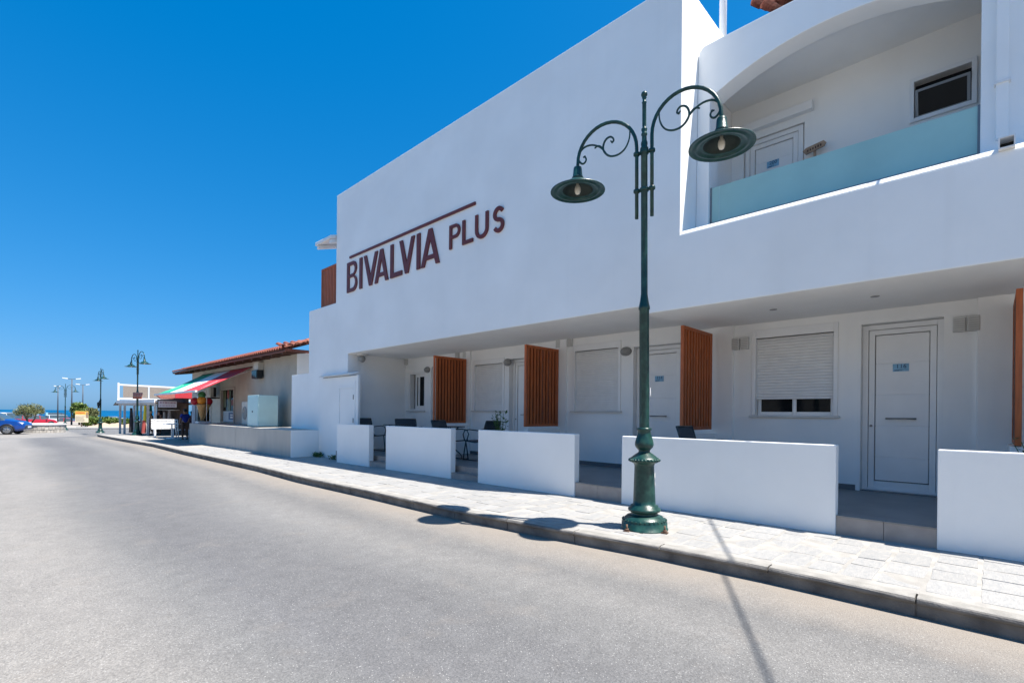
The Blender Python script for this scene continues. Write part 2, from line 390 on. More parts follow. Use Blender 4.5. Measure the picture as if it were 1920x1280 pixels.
while y < 20:
    d = random.uniform(.21, .29); xa = kx(y)+.20; edge = 5.84 if y < 12 else 5.6
    cuts = [xa]; 
    while cuts[-1] < edge-.5: cuts.append(cuts[-1]+random.uniform(.26, .44))
    cuts.append(edge-.01)
    for p, q in zip(cuts, cuts[1:]):
        if q-p > .12: cells.append((p+.008, q-.008, y+.010, y+d-.010))
    y += d
def vis(c):
    cx, cy = (c[0]+c[1])/2, (c[2]+c[3])/2; d = Vector((cx, cy, 0)); dep = d.dot(CF)
    return dep > .5 and abs(d.dot(CR0)/dep) < 1.12
near = sorted([c for c in cells if vis(c)], key=lambda c: c[0]**2+c[2]**2)
for c in near[:298]:
    b = MB(); b.add(*slab_verts(*c)); b.build('paving_stone', M_slab, pav)
b = MB()
for c in near[298:]: b.add(*slab_verts(*c))
b.build('paving_stone_field', M_slab, pav, kind='stuff')
# sea and far ground
sea = mk('sea_water', (.001, .075, .18), .5, .2, .02, .6, .8, spec=.06, stretch=(1, .25, 1))
strip('sea', sea, [[(-9000, y, -2.2), (0, y, -2.2), (9000, y, -2.2)] for y in (110, 200, 600, 2500, 14000)], kind='structure')
strip('parking_lot', M_lot, [[(-60, y, zg(y)+.008), (80, y, zg(y)+.008)] for y in (66, 70, 76, 90, 105, 118)]+[[(-60, 121, -2.4), (80, 121, -2.4)]], kind='structure')
strip('ground', M_sand, [[(-400, y, z), (-64, y, z), (64, y, z), (400, y, z)] for y, z in ((-60, -.6), (40, -.75), (100, -1.2), (122, -2.5))], kind='structure')

# ------------------------------------------------------------------ the white hotel
XF, XI = 6.35, 8.13
hotel = thing('hotel_building', 'long white two storey hotel with recessed ground floor terraces and arched balcony', 'building', (8, 5, 0))
F = lambda X: (lambda y, z: (X, y, z))
b = MB()
b.loops([[(14.55, -.3), (14.55, 4.28), (12.88, 4.28), (12.88, 7.2), (3.04, 7.2), (3.04, 3.73), (-9, 3.73), (-9, 2.735), (3.55, 2.735), (3.55, 2.85), (12.19, 2.85), (12.19, -.3)]], F(XF), F(12))
b.build('facade_wall', M_white, hotel, bevel=.012)
# sloped coping on the balcony parapet
b = MB(); b.loops([[(XF+.003, 3.731), (6.392, 3.785), (6.85, 3.925), (7.10, 3.925), (7.10, 3.6), (6.40, 3.6)]], lambda x, z: (x, 3.036, z), lambda x, z: (x, -9, z)); b.build('parapet_coping', M_white, hotel)
# arched balcony wall, battered towards the street
ar = [(1.485+2.99*sin(radians(a)), 6.05-2.99+2.99*cos(radians(a))) for a in np.linspace(27.39, -27.39, 25)][::-1][::-1]
outl = [(3.036, 3.7), (3.036, 6.38), (3.02, 6.45), (2.96, 6.50), (-9, 6.50), (-9, 3.7), (.11, 3.7), (.11, 5.705)]+sorted(ar)[1:-1]+[(2.86, 5.705), (2.86, 3.7)]
b = MB(); b.loops([outl], lambda y, z: (6.83+(z-3.86)*.012, y, z), lambda y, z: (7.15, y, z)); b.build('arch_wall', M_white, hotel, bevel=.01)
b = MB(); b.box(7.12, 12, -9, 3.035, 6.15, 6.50); b.build('balcony_ceiling', M_white, hotel)

def holed_wall(X, y0, y1, z0, z1, holes, depth, name, m, parent):
    ys_ = sorted({y0, y1, *[q for h in holes for q in h[:2]]}); zs = sorted({z0, z1, *[q for h in holes for q in h[2:]]})
    b = MB()
    for a, c in zip(ys_, ys_[1:]):
        for d, e in zip(zs, zs[1:]):
            if any(h[0] <= (a+c)/2 <= h[1] and h[2] <= (d+e)/2 <= h[3] for h in holes): continue
            for xx in (X, X+depth): b.add([(xx, a, d), (xx, c, d), (xx, c, e), (xx, a, e)], [(0, 1, 2, 3)])
    for a, c, d, e in holes:
        p = [(a, d), (c, d), (c, e), (a, e)]
        for (ya, za), (yb, zb) in zip(p, p[1:]+p[:1]): b.add([(X, ya, za), (X, yb, zb), (X+depth, yb, zb), (X+depth, ya, za)], [(0, 1, 2, 3)])
    return b.build(name, m, parent)
FL = .31
DOORS = [(10.05, 10.95, None), (7.08, 7.98, None), (3.86, 4.77, '114'), (.44, 1.29, '116'), (-3.1, -2.2, None)]
WINS = [(11.22, 12.02, 1.38, 2.45), (8.13, 9.22, 1.38, 2.49), (5.03, 6.16, 1.38, 2.58), (1.55, 2.69, 1.32, 2.50), (-1.9, -.8, 1.32, 2.5)]
holes = [(a, c, FL, 2.56) for a, c, _ in DOORS]+list(WINS)
holed_wall(XI, -9, 12.19, .0, 2.95, holes, .32, 'inner_wall', M_white, hotel)
# shallow pilasters between the units
for y0, y1 in ((2.96, 3.30), (-.35, .14), (6.30, 6.62), (9.30, 9.62)):
    b = MB(); b.box(XI-.045, XI+.05, y0, y1, FL, 2.9); b.build('pilaster', M_white, hotel, bevel=.012)
for y0, y1 in ((12.19, 11.0), (10.0, 8.03), (7.0, 4.82), (3.8, 1.34), (.4, -2.1)):
    b = MB(); b.box(XI-.012, XI+.02, y1, y0, FL-.01, FL+.075); b.build('skirting', M_skirt, hotel)

def plate(parent, X, yc, zc, num, wy=.17, hz=.10):
    b = MB(); b.box(X-.006, X, yc-wy/2, yc+wy/2, zc-hz/2, zc+hz/2, 0)
    text_faces(b, num, (X-.0075, yc-.005, zc+.016), (0, -1, 0), (0, 0, 1), .075, 1)
    for k in range(2): b.add([(X-.0075, yc+wy*.4, zc-.034-.008*k), (X-.0075, yc-wy*(.1-.2*k), zc-.034-.008*k), (X-.0075, yc-wy*(.1-.2*k), zc-.029-.008*k), (X-.0075, yc+wy*.4, zc-.029-.008*k)], [(0, 1, 2, 3)], 1)
    return b.build('number_plate', [M_plate, M_ink], parent, fixn=False)
def door(y0, y1, z0, z1, X, num, handle=True):
    b = MB(); t = .065
    for k in range(2):                                  # outer frame and sash frame with a shadow gap
        e = k*(t+.006); xx = X+.012*k
        b.box(xx, X+.09, y0+e, y0+e+t, z0+.01, z1-e); b.box(xx, X+.09, y1-e-t, y1-e, z0+.01, z1-e)
        b.box(xx+.001, X+.09, y0+e+t, y1-e-t, z1-e-t, z1-e)
        b.box(xx+.001, X+.09, y0+e+t, y1-e-t, z0+.012+k*.03, z0+.045+k*.09)
    d = b.build('door', M_pvc, hotel, bevel=.003, seg=1)
    b = MB(); b.box(X+.085, X+.12, y0+.02, y1-.02, z0+.01, z1-.02); b.build('door_gasket', M_black, d)
    zz = [z0+.145, z0+.46, z0+.88, z0+1.30, z0+1.72, z1-2*t-.012]
    for a, c in zip(zz, zz[1:]):
        b = MB(); b.box(X+.03, X+.09, y0+2*t+.014, y1-2*t-.014, a+.003, c-.003); b.build('door_panel', M_pvc, d, bevel=.003, seg=1)
    b = MB(); b.box(X+.035, X+.084, y0+2*t+.016, y1-2*t-.016, zz[0]+.004, zz[-1]-.004); b.build('door_core', M_pvc, d)
    b = MB(); ym = (y0+y1)/2
    b.tube([(X-.03, ym+.16, z0+.98), (X-.03, ym-.16, z0+.98)], .011); b.tube([(X-.03, ym+.13, z0+.98), (X+.03, ym+.13, z0+.98)], .008); b.tube([(X-.03, ym-.13, z0+.98), (X+.03, ym-.13, z0+.98)], .008)
    if handle: b.build('handle', M_steel, d)
    b = MB(); b.tube([(X+.0, y1-.10, z0+.88), (X+.02, y1-.10, z0+.88)], .016, 12); b.build('lock', M_steel, d)
    if num: plate(d, X+.03, ym+.01, z0+1.655, num)
    return d
for a, c, num in DOORS: door(a+.002, c-.002, FL, 2.553, XI+.12, num)
b = MB(); b.box(8.455, 8.5, -9, 12.19, -.1, 2.9); b.build('interior_backing', M_white, hotel)  # added backing, keeps the sky from leaking through gaps at the doors
for a, c, num in DOORS:
    b = MB(); b.box(XI+.02, XI+.2, a+.02, c-.02, FL-.005, FL+.012); b.build('threshold', M_alu, hotel)

def shutter_window(y0, y1, z0, z1, openz, box):
    """window with roller shutter: casing proud of the wall, shutter down to openz"""
    b = MB(); t = .055; X = XI
    b.box(X-.02, X+.10, y0, y0+t, z0, z1+box); b.box(X-.02, X+.10, y1-t, y1, z0, z1+box); b.box(X-.019, X+.10, y0+t, y1-t, z1, z1+box)
    wdw = b.build('window', M_pvc, hotel, bevel=.004, seg=1)
    b = MB(); n = int((z1-openz)/.042); h = (z1-openz)/n
    for i in range(n):
        z = openz+i*h; xs = X+.045
        b.add([(xs+.010, y0+t, z), (xs+.010, y1-t, z), (xs, y1-t, z+.006), (xs, y0+t, z+.006), (xs, y0+t, z+h*.86), (xs, y1-t, z+h*.86), (xs+.010, y0+t, z+h), (xs+.010, y1-t, z+h)], [(0, 1, 2, 3), (3, 2, 5, 4), (4, 5, 7, 6)])
    b.box(X+.040, X+.07, y0+t+.001, y1-t-.001, openz-.035, openz-.001)
    b.build('roller_shutter', M_shut, wdw, kind='stuff', fixn=False)
    b = MB(); b.box(X-.05, X+.09, y0-.03, y1+.03, z0-.03, z0-.002); b.build('sill', M_vent, wdw, bevel=.004)
    if openz > z0+.05:
        for k in range(2):
            ya, yb = (y0+t, (y0+y1)/2+.02) if k == 0 else ((y0+y1)/2-.02, y1-t)
            xx = X+.085+.02*k; b = MB()
            b.box(xx, xx+.04, ya, ya+.05, z0, z1); b.box(xx, xx+.04, yb-.05, yb, z0, z1); b.box(xx+.001, xx+.04, ya+.05, yb-.05, z0, z0+.055); b.box(xx+.001, xx+.04, ya+.05, yb-.05, z1-.05, z1)
            b.build('sash', M_pvc, wdw, bevel=.003, seg=1)
            b = MB(); b.box(xx+.015, xx+.022, ya+.045, yb-.045, z0+.05, z1-.05); b.build('pane', M_glassdark, wdw)
    return wdw
shutter_window(*WINS[1], 1.42, .12); shutter_window(*WINS[2], 1.42, .13); shutter_window(*WINS[3], 1.60, .13); shutter_window(*WINS[4], 1.42, .12)
# sliding window of the last unit, shutter up
y0, y1, z0, z1 = WINS[0]
b = MB(); b.box(XI+.02, XI+.16, y0, y0+.05, z0, z1); b.box(XI+.02, XI+.16, y1-.05, y1, z0, z1); b.box(XI+.021, XI+.16, y0+.05, y1-.05, z1-.05, z1); b.box(XI+.021, XI+.16, y0+.05, y1-.05, z0, z0+.04)
wd = b.build('window', M_pvc, hotel, bevel=.004, seg=1)
for k in range(2):
    ya, yb = (y0+.05, (y0+y1)/2) if k == 0 else ((y0+y1)/2-.04, y1-.22); b = MB(); xx = XI+.06+.035*k
    b.box(xx, xx+.03, ya, ya+.07, z0+.04, z1-.05); b.box(xx, xx+.03, yb-.07, yb, z0+.04, z1-.05); b.box(xx+.001, xx+.03, ya+.07, yb-.07, z0+.04, z0+.13); b.box(xx+.001, xx+.03, ya+.07, yb-.07, z1-.13, z1-.05)
    b.build('sash', M_pvc, wd); b = MB(); b.box(xx+.012, xx+.02, ya+.06, yb-.06, z0+.12, z1-.12); b.build('pane', M_glassdark, wd)
b = MB(); b.box(XI-.05, XI+.06, y0-.03, y1+.03, z0-.03, z0-.002); b.build('sill', M_vent, wd)
b = MB(); b.box(XI+.17, XI+.2, y0, y1, z0, z1); b.build('shutter_lining', M_grey, wd)
# paired ventilation grilles
for y, z in ((2.93, 2.44), (2.79, 2.44), (.30, 2.44), (.17, 2.44), (6.52, 2.78), (6.22, 2.78), (9.82, 2.78), (9.52, 2.78), (12.1, 2.77)):
    b = MB(); b.box(XI-.055, XI+.01, y-.056, y+.056, z-.09, z+.09); g = b.build('vent_grille', M_vent, hotel, bevel=.004, seg=1)
    b = MB()
    for k in range(6): b.box(XI-.060, XI-.05, y-.045, y+.045, z-.075+k*.026, z-.065+k*.026)
    b.build('louvre', MATS.get('louvre_grey') or mk('louvre_grey', (.46, .46, .44), .5), g, kind='stuff')
for y, X in ((2.12, 7.2), (1.01, 7.2), (-.9, 7.2)):
    b = MB(); b.lathe([(.045, 0), (.045, -.006), (.03, -.008), (0, -.008)], (X, y, 2.735), 16); b.build('recessed_spotlight', M_grey, hotel)

# upper storey back wall with door 200 and a small window
holed_wall(XI, -9, 3.038, 3.70, 6.16, [(2.0, 2.85, 3.72, 5.60), (.16, .80, 5.08, 5.64)], .25, 'balcony_back_wall', M_white, hotel)
d200 = door(2.02, 2.83, 3.50, 5.585, XI+.02, '200', False)
b = MB(); b.box(XI-.10, XI+.01, 1.88, 2.95, 5.71, 5.84); b.build('awning_box', M_pvc, hotel, bevel=.015)
y0, y1, z0, z1 = .16, .80, 5.08, 5.64
b = MB(); t = .05
b.box(XI-.03, XI+.12, y0, y0+t, z0, z1); b.box(XI-.03, XI+.12, y1-t, y1, z0, z1); b.box(XI-.029, XI+.12, y0+t, y1-t, z0, z0+t); b.box(XI-.029, XI+.12, y0+t, y1-t, z1-t, z1)
uw = b.build('window', M_pvc, hotel, bevel=.004, seg=1)
b = MB(); tilt = Matrix.Rotation(radians(-14), 3, 'Y')
for (ya, yb, za, zb) in ((.22, .25, .0, .34), (.71, .74, .0, .34), (.25, .71, .0, .03), (.25, .71, .31, .34)):
    o = Vector((XI+.02, ya, z0+t)); b.obox(o+tilt @ Vector((0, 0, za)), tilt @ Vector((.03, 0, 0)), (0, yb-ya, 0), tilt @ Vector((0, 0, zb-za)))
b.build('tilted_sash', M_alu, uw)
b = MB(); b.obox(Vector((XI+.03, .24, z0+t+.02)), tilt @ Vector((.006, 0, 0)), (0, .48, 0), tilt @ Vector((0, 0, .30))); b.build('pane', M_glassdark, uw)
b = MB(); b.box(XI+.11, XI+.118, y0+.03, y1-.03, z0+.03, z1-.03); b.build('dark_opening', M_glassdark, uw)
# glass balustrade
b = MB(); b.box(6.895, 6.907, .118, 2.852, 3.985, 4.475); gl = b.build('balustrade_glass', M_frost, hotel)
b = MB(); b.box(6.885, 6.915, .118, 2.852, 3.93, 3.99); b.build('base_rail', M_alu, gl)
for ya, yb in ((2.836, 2.858), (.112, .132)): b = MB(); b.box(6.888, 6.912, ya, yb, 3.991, 4.48); b.build('side_channel', M_alu, gl)
b = MB(); b.box(6.891, 6.911, 2.73, 2.74, 3.992, 4.47); b.build('clear_edge_strip', M_cab, gl)
# rain pipe and the scupper box
b = MB(); b.box(6.79, 6.88, -.09, .0, 4.04, 6.18); rp = b.build('rain_pipe', M_white, hotel, bevel=.008)
b = MB(); b.box(6.775, 6.86, -.105, .015, 4.58, 4.605); b.build('pipe_clamp', M_wmetal, rp)
b = MB()
for a in ((6.30, 6.62, -.13, -.12, 3.745, 3.85), (6.30, 6.62, -.03, -.02, 3.745, 3.85), (6.30, 6.62, -.12, -.03, 3.84, 3.85), (6.30, 6.62, -.12, -.03, 3.745, 3.755)): b.box(*a)
b.build('scupper_spout', M_wmetal, hotel)
# black panel in the spout, standing in for the shade of its hollow
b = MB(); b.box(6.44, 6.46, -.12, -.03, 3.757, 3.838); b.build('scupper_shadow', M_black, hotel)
# roof pipe and tiled roof edge behind the parapet
b = MB(); b.tube([(8.3, 3.26, 6.0), (8.3, 3.26, 11.5)], .058, 14); tag(b.build('roof_pipe', M_wmetal), 'white pole rising from the hotel roof behind the arch parapet', 'pipe')
b = MB(); b.tube([(8.05, 3.16, 6.0), (8.05, 3.16, 7.19)], .02, 8); b.build('vent_pipe', M_grey, hotel)
tr = thing('tiled_roof', 'small terracotta tiled roof peeping above the white parapet at top right', 'roof', (8.4, 0, 6.5))
b = MB(); b.box(7.75, 11, -8, 2.28, 6.4, 7.02); b.build('roof_base', M_white, tr)
def barrel(o, along, across, r, L, n=6, m=M_terra, nm='roof_tile', parent=None, flip=1):
    o, along, across = Vector(o), Vector(along).normalized(), Vector(across).normalized(); up = across.cross(along)*flip
    if up.z < 0: up = -up
    b = MB(); vs_ = []
    for k, (q, s) in enumerate(((0, 1.), (L, .84))):
        for th in (0, .018):
            for i in range(n+1):
                a = pi*i/n; rr = (r+th)*s; vs_.append(o+along*q+across*cos(a)*rr+up*(sin(a)*rr*.8))
    N = n+1; fs = []
    for i in range(n): fs += [(i, i+1, 2*N+i+1, 2*N+i), (N+i, 3*N+i, 3*N+i+1, N+i+1), (i, N+i, N+i+1, i+1)]
    b.add(vs_, fs); return b.build(nm, m, parent, fixn=True)
up_ = Vector((1, 0, .42)).normalized()
for row in range(3):
    for k in range(14):
        o = Vector((7.55, 2.34-k*.19, 7.16))+up_*(row*.34)+Vector((0, 0, .03*(row > 0)+random.uniform(-.012, .012)))
        barrel(o, up_+Vector((0, random.uniform(-.04, .04), 0)), (0, 1, 0), .085, .42, parent=tr)
for row in range(4):
    barrel(Vector((7.5, 2.44, 7.23+.025*row))+up_*(row*.33), up_+Vector((0, .05, .02)), (0, 1, 0), .10, .42, parent=tr)
b = MB(); b.obox((7.75, -8, 7.06), up_*2.4, (0, 10.35, 0), (0, 0, .03)); b.build('roof_deck', M_darkwood, tr)

# wall lettering
sign = thing('wall_sign', 'dark red raised lettering BIVALVIA PLUS with a bar above on the white wall', 'sign', (XF, 9, 4.9))
def letter(ch, y0, y1, z0, z1):                              # y0 is the left edge seen from the street
    W, H = y0-y1, z1-z0; t = .106*(H/.78) if H > .6 else .072
    def rect(x0, x1, q0, q1): return [(x0, q0), (x1, q0), (x1, q1), (x0, q1)]
    if ch == 'I': L = [rect(W/2-t*.58, W/2+t*.58, 0, H)]
    elif ch == 'L': L = [[(0, 0), (W, 0), (W, t), (t*1.1, t), (t*1.1, H), (0, H)]]
    elif ch == 'V': s = t*1.15; L = [[(0, H), (s, H), (W/2, H*.30), (W-s, H), (W, H), (W/2+s*.52, 0), (W/2-s*.52, 0)]]
    elif ch == 'A':
        s = t*1.15; k = .24
        def xin(z): return s*1.02+(W/2-s*1.02)*z/(H*.74)      # inner edge of the left leg
        zb0, zb1 = H*.17, H*.17+t*.85
        L = [[(0, 0), (s, 0), (xin(zb0), zb0), (W-xin(zb0), zb0), (W-s, 0), (W, 0), (W/2+s*.5, H), (W/2-s*.5, H)], [(xin(zb1), zb1), (W-xin(zb1), zb1), (W/2, H*.72)]]
    elif ch in 'BP':
        s = t*1.05; zm = H*.52 if ch == 'B' else H*.42
        def bowl(a, c, w): r = (c-a)/2; return [(w-min(r, w*.55), a)]+arc(w-min(r, w*.55), (a+c)/2, min(r, w*.55), -90, 90, 10, r)[1:-1]+[(w-min(r, w*.55), c)]
        out = [(0, 0)]+(bowl(0, zm+t*.1, W)+bowl(zm+t*.1, H, W*.95) if ch == 'B' else [(s, 0), (s, zm)]+bowl(zm, H, W))+[(0, H)]
        q = t*.85
        def hole(a, c, w): r = (c-a)/2; e = min(r, w*.5); return [(s, a), (w-e, a)]+arc(w-e, (a+c)/2, e, -90, 90, 8, r)[1:-1]+[(w-e, c), (s, c)]
        L = [out]+([hole(q, zm-q*.3, W-q), hole(zm+q*.6, H-q, W*.95-q)] if ch == 'B' else [hole(zm+q, H-q, W-q)])
    elif ch == 'U':
        r = W/2; L = [[(0, H)]+[(0, r)]+arc(r, r, r, 180, 360, 14)[1:]+[(W, H), (W-t, H), (W-t, r)]+arc(r, r, r-t, 360, 180, 14)[1:]+[(t, H)]]
    else:
        r = (W-t)/2; rz = (H-t)/4
        c = arc(W/2, H-t/2-rz, r, 25, 270, 14, rz)+arc(W/2, t/2+rz, r, 90, -155, 14, rz)[1:]
        L = [ribbon(c, t)]
    b = MB(); b.loops(L, lambda x, z: (XF-.034, y0-x, z0+z), lambda x, z: (XF-.004, y0-x, z0+z))
    b.build('letter_'+ch.lower(), M_sign, sign)
def py(x): return at(x, 480, X=XF-.03).y
for ch, a, c in (('B', 650.8, 669.4), ('I', 672.9, 679.6), ('V', 682, 707.7), ('A', 702.6, 727.6), ('L', 731.7, 753.4), ('V', 748.5, 776.6), ('I', 780.3, 787.6), ('A', 789.2, 823.4)): letter(ch, py(a), py(c), 4.435, 5.215)
for ch, a, c in (('P', 841.8, 861.5), ('L', 866, 885.6), ('U', 890, 914.2), ('S', 923.5, 943.6)): letter(ch, py(a), py(c), 4.62, 5.10)
b = MB(); b.box(XF-.034, XF-.003, 7.17, 12.1, 5.315, 5.375); b.build('sign_bar', M_sign, sign, bevel=.004, seg=1)

# terrace floor, risers, low walls
ter = strip('terrace_floor', M_tile, [[(6.06, y, FL), (XI+.1, y, FL)] for y in (-9, 0, 5, 12.19)], kind='structure')
b = MB(); b.box(6.05, 6.06, -9, 12.19, -.2, FL-.001); b.build('floor_edge', M_riser, ter)
LOW = [(10.18, 11.72), (7.24, 9.47), (4.38, 6.48), (1.125, 3.59), (-9, .35)]
YA = [('first', 10.18, 9.47), ('second', 7.24, 6.48), ('third', 4.38, 3.59), ('fourth', 1.125, .35)]
for nm, yl, yr in YA:                                       # step slabs in the four gaps
    two = yl > 6; zt = .20 if two else FL
    k = 2 if not two else 1
    for i in range(k):
        ya, yb = yl+(yr-yl)*i/k, yl+(yr-yl)*(i+1)/k
        b = MB(); b.box(5.868, 5.882, yb+.002, ya-.002, -.15, zt-.014); b.build('riser_tile', M_riser, ter)
        b = MB(); b.box(5.862, 6.07, yb+.0015, ya-.0015, zt-.013, zt+.0015); b.build('tread_tile', M_tile, ter)
LBL = ['short white low wall beside the closet, far left of the row', 'white low wall with dark chair backs and a table end behind it', 'white low wall with a green plant showing above its top', 'long white low wall directly behind the near green lamp post', 'white low wall at the right edge of the terraces, beside door 116']
for (ya, yb), lb in zip(LOW, LBL):
    b = MB(); z0 = zp((ya+yb)/2)-.15; b.box(5.84, 5.965, ya, yb, z0, 1.018)
    tag(b.build('low_wall', M_low, bevel=.012), lb, 'low wall', 'white low walls in front of the terraces')

# wooden privacy screens
def screen(y, xo, xi, z0, z1, label, slats=10):
    t = thing('privacy_screen', label, 'screen', (xi, y, z0), 0, 'slatted wooden screens between terraces')
    th = .05; b = MB()
    b.box(xo, xo+.03, y-th/2, y+th/2, z0, z1); b.box(xi-.03, xi, y-th/2, y+th/2, z0, z1); b.box(xo+.03, xi-.03, y-th/2+.001, y+th/2-.001, z1-.05, z1); b.box(xo+.03, xi-.03, y-th/2+.001, y+th/2-.001, z0, z0+.05)
    b.build('frame', M_wood, t, bevel=.003, seg=1)
    p = (xi-xo-.06)/slats
    for k in range(slats):
        for sd, m in ((-1, M_wood), (1, M_woodshade)):
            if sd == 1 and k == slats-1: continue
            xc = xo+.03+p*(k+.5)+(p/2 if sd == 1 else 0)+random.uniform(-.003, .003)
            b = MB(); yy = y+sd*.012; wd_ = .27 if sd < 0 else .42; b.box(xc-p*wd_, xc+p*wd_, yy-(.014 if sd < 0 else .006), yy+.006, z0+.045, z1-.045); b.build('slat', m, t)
    return t
screen(9.43, 7.08, 8.06, 1.07, 2.66, 'slatted brown wooden screen farthest from the camera, beside the small dark window')
screen(6.50, 7.06, 8.06, 1.06, 2.65, 'slatted brown wooden screen between two closed white roller shutters')
screen(3.29, 6.98, 8.02, 1.085, 2.63, 'slatted brown wooden screen right of the near lamp post and door 114')
screen(-.185, 7.06, 8.06, 1.03, 2.60, 'slatted brown wooden screen cut by the right edge of the picture')
for y, lb in ((9.43, 'white partition wall under the farthest wooden screen'), (6.5, 'white partition wall under the second wooden screen'), (3.29, 'white partition wall under the screen by door 114'), (-.185, 'white partition wall under the screen at the right edge')):
    b = MB(); b.box(7.1, XI-.002, y-.06, y+.06, FL-.05, 1.02); tag(b.build('partition_wall', M_low, bevel=.01), lb, 'partition wall', 'partition walls under the wooden screens')
# upstairs slatted screen at the far end
t = thing('slatted_screen', 'brown slatted screen on the upper terrace left of the tall white wall', 'screen', (6.6, 13.4, 4.28))
b = MB(); b.box(6.52, 6.57, 12.9, 14.15, 4.33, 4.38); b.box(6.52, 6.57, 12.9, 14.15, 5.42, 5.47); b.box(6.521, 6.569, 14.11, 14.149, 4.38, 5.42); b.box(6.53, 6.56, 13.6, 13.66, 4.27, 4.33); b.build('frame', M_wood, t)
for k in range(13):
    b = MB(); b.box(6.53, 6.555, 12.91+k*.093, 12.965+k*.093, 4.38, 5.42); b.build('slat', M_wood, t)
# white pergola eave at the far end
t = thing('pergola_roof', 'white timber pergola eave jutting out beside the tall white wall', 'pergola', (7, 13.5, 5.9))
b = MB(); b.obox((6.18, 12.9, 6.0), (3, 0, .9), (0, .95, 0), (0, 0, .10)); b.build('deck', M_wmetal, t, bevel=.03, seg=3)
b = MB(); b.obox((6.22, 12.93, 5.90), (3, 0, .88), (0, .12, 0), (0, 0, .11)); b.build('rafter', M_wmetal, t, bevel=.02)
b = MB(); b.obox((6.22, 13.68, 5.90), (3, 0, .88), (0, .12, 0), (0, 0, .11)); b.build('rafter', M_wmetal, t, bevel=.02)
# wall lamps
def wall_lamp(y, z, lb):
    t = thing('wall_lamp', lb, 'wall lamp', (XI, y, z), 0, 'oval grey bulkhead lamps by the terrace doors'); R_ = Matrix.Rotation(radians(-90), 3, 'Y') 
    b = MB(); b.lathe([(.0, .0), (.115, .0), (.115, .03), (.10, .05)], n=24, axis=R_)
    for i, v in enumerate(b.v): b.v[i] = (v[0], v[1], v[2]*.72)
    b.build('base', M_grey, t, world=False)
    b = MB(); b.lathe([(.098, .05), (.08, .075), (.045, .09), (0, .094)], n=24, axis=R_)
    for i, v in enumerate(b.v): b.v[i] = (v[0], v[1], v[2]*.72)
    b.build('glass_dome', M_grey, t, world=False)
    b = MB()
    for k in (-1, 0, 1): b.tube([(-.045, -.1+abs(k)*.02, k*.03), (-.102+abs(k)*.012, 0, k*.03), (-.045, .1-abs(k)*.02, k*.03)], .006, 6)
    b.build('guard', M_grey, t, world=False)
wall_lamp(11.1, 2.49, 'oval grey lamp between the small dark window and first screen'); wall_lamp(8.02, 2.49, 'oval grey lamp left of the door behind the middle screen'); wall_lamp(4.92, 2.49, 'oval grey lamp beside door 114 near the lamp post')
p = at(679, 664, Z=2.845); t = thing('ceiling_lamp', 'small globe lamp on a round plate under the terrace ceiling, far left', 'ceiling lamp', (p.x, p.y, 2.85))
b = MB(); b.lathe([(.0, 0), (.16, 0), (.16, -.03), (.10, -.05), (0, -.05)]); b.build('plate', M_vent, t, world=False)
b = MB(); b.ball((0, 0, -.13), .09); b.build('globe', M_grey, t, world=False)

# closet and the white walls at the far end
t = thing('closet', 'white lean-to closet with corrugated roof edge at the end of the hotel', 'closet', (6.1, 12.2, 0))
CX = 6.315; cy0, cy1 = at(671, 750, X=CX).y, at(603, 750, X=CX).y; cz = at(671, 699, X=CX).z
b = MB(); b.box(CX, XF+.03, cy0, cy1, -.2, cz-.05); b.build('body', M_white, t, bevel=.012)
b = MB(); b.box(CX-.02, CX+.01, cy0+.12, cy0+.17, .2, cz-.2); b.box(CX-.02, CX+.01, cy0+.95, cy0+1.0, .2, cz-.32); b.box(CX-.018, CX+.01, cy0+.17, cy0+.95, cz-.37, cz-.32); b.build('door_frame', M_white, t)
b = MB(); b.box(CX-.010, CX+.01, cy0+.18, cy0+.94, .1, cz-.38); cd = b.build('door', M_low, t)
for z in (.5, 1.1, 1.7): b = MB(); b.tube([(CX-.02, cy0+.2, z-.06), (CX-.02, cy0+.2, z+.06)], .012, 6); b.build('hinge', M_grey, cd)
b = MB(); n = 34; vs_ = []
for i in range(n*4+1):
    y = cy0+.03+(cy1-cy0-.05)*i/(n*4); z = cz-.012+.022*sin(2*pi*i/4)
    vs_ += [(CX-.09, y, z), (XF-.005, y, z+.03)]
b.add(vs_, [(2*i, 2*i+1, 2*i+3, 2*i+2) for i in range(n*4)]); b.build('corrugated_roof', M_white, t, fixn=False)
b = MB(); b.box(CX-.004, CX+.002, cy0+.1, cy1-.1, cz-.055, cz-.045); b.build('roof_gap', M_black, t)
b = MB(); b.box(6.40, 6.7, 13.2, 15.9, -.3, 2.46); tag(b.build('side_wall', M_white, bevel=.012), 'white boundary wall between the hotel closet and the tan shop', 'wall')
for (px, py_, nleaf, lb) in ((596, 856, 150, 'tuft of weeds at the foot of the closet corner'), (626, 861, 60, 'tiny weeds beside the first low wall')):
    p = G(px, py_, PAV); b = MB()
    for k in range(nleaf):
        a = random.uniform(0, 2*pi); r = random.uniform(.02, .2); q = p+Vector((cos(a)*r*.5, sin(a)*r, random.uniform(.0, .09)))
        d = Vector((random.uniform(-1, 1), random.uniform(-1, 1), random.uniform(.2, 1))).normalized()*.09; e = d.orthogonal().normalized()*.026
        b.add([q-e, q+d*.5-e*.2, q+d, q+e], [(0, 1, 2, 3)])
    tag(b.build('weeds', M_leaf, fixn=False), lb, 'weeds')

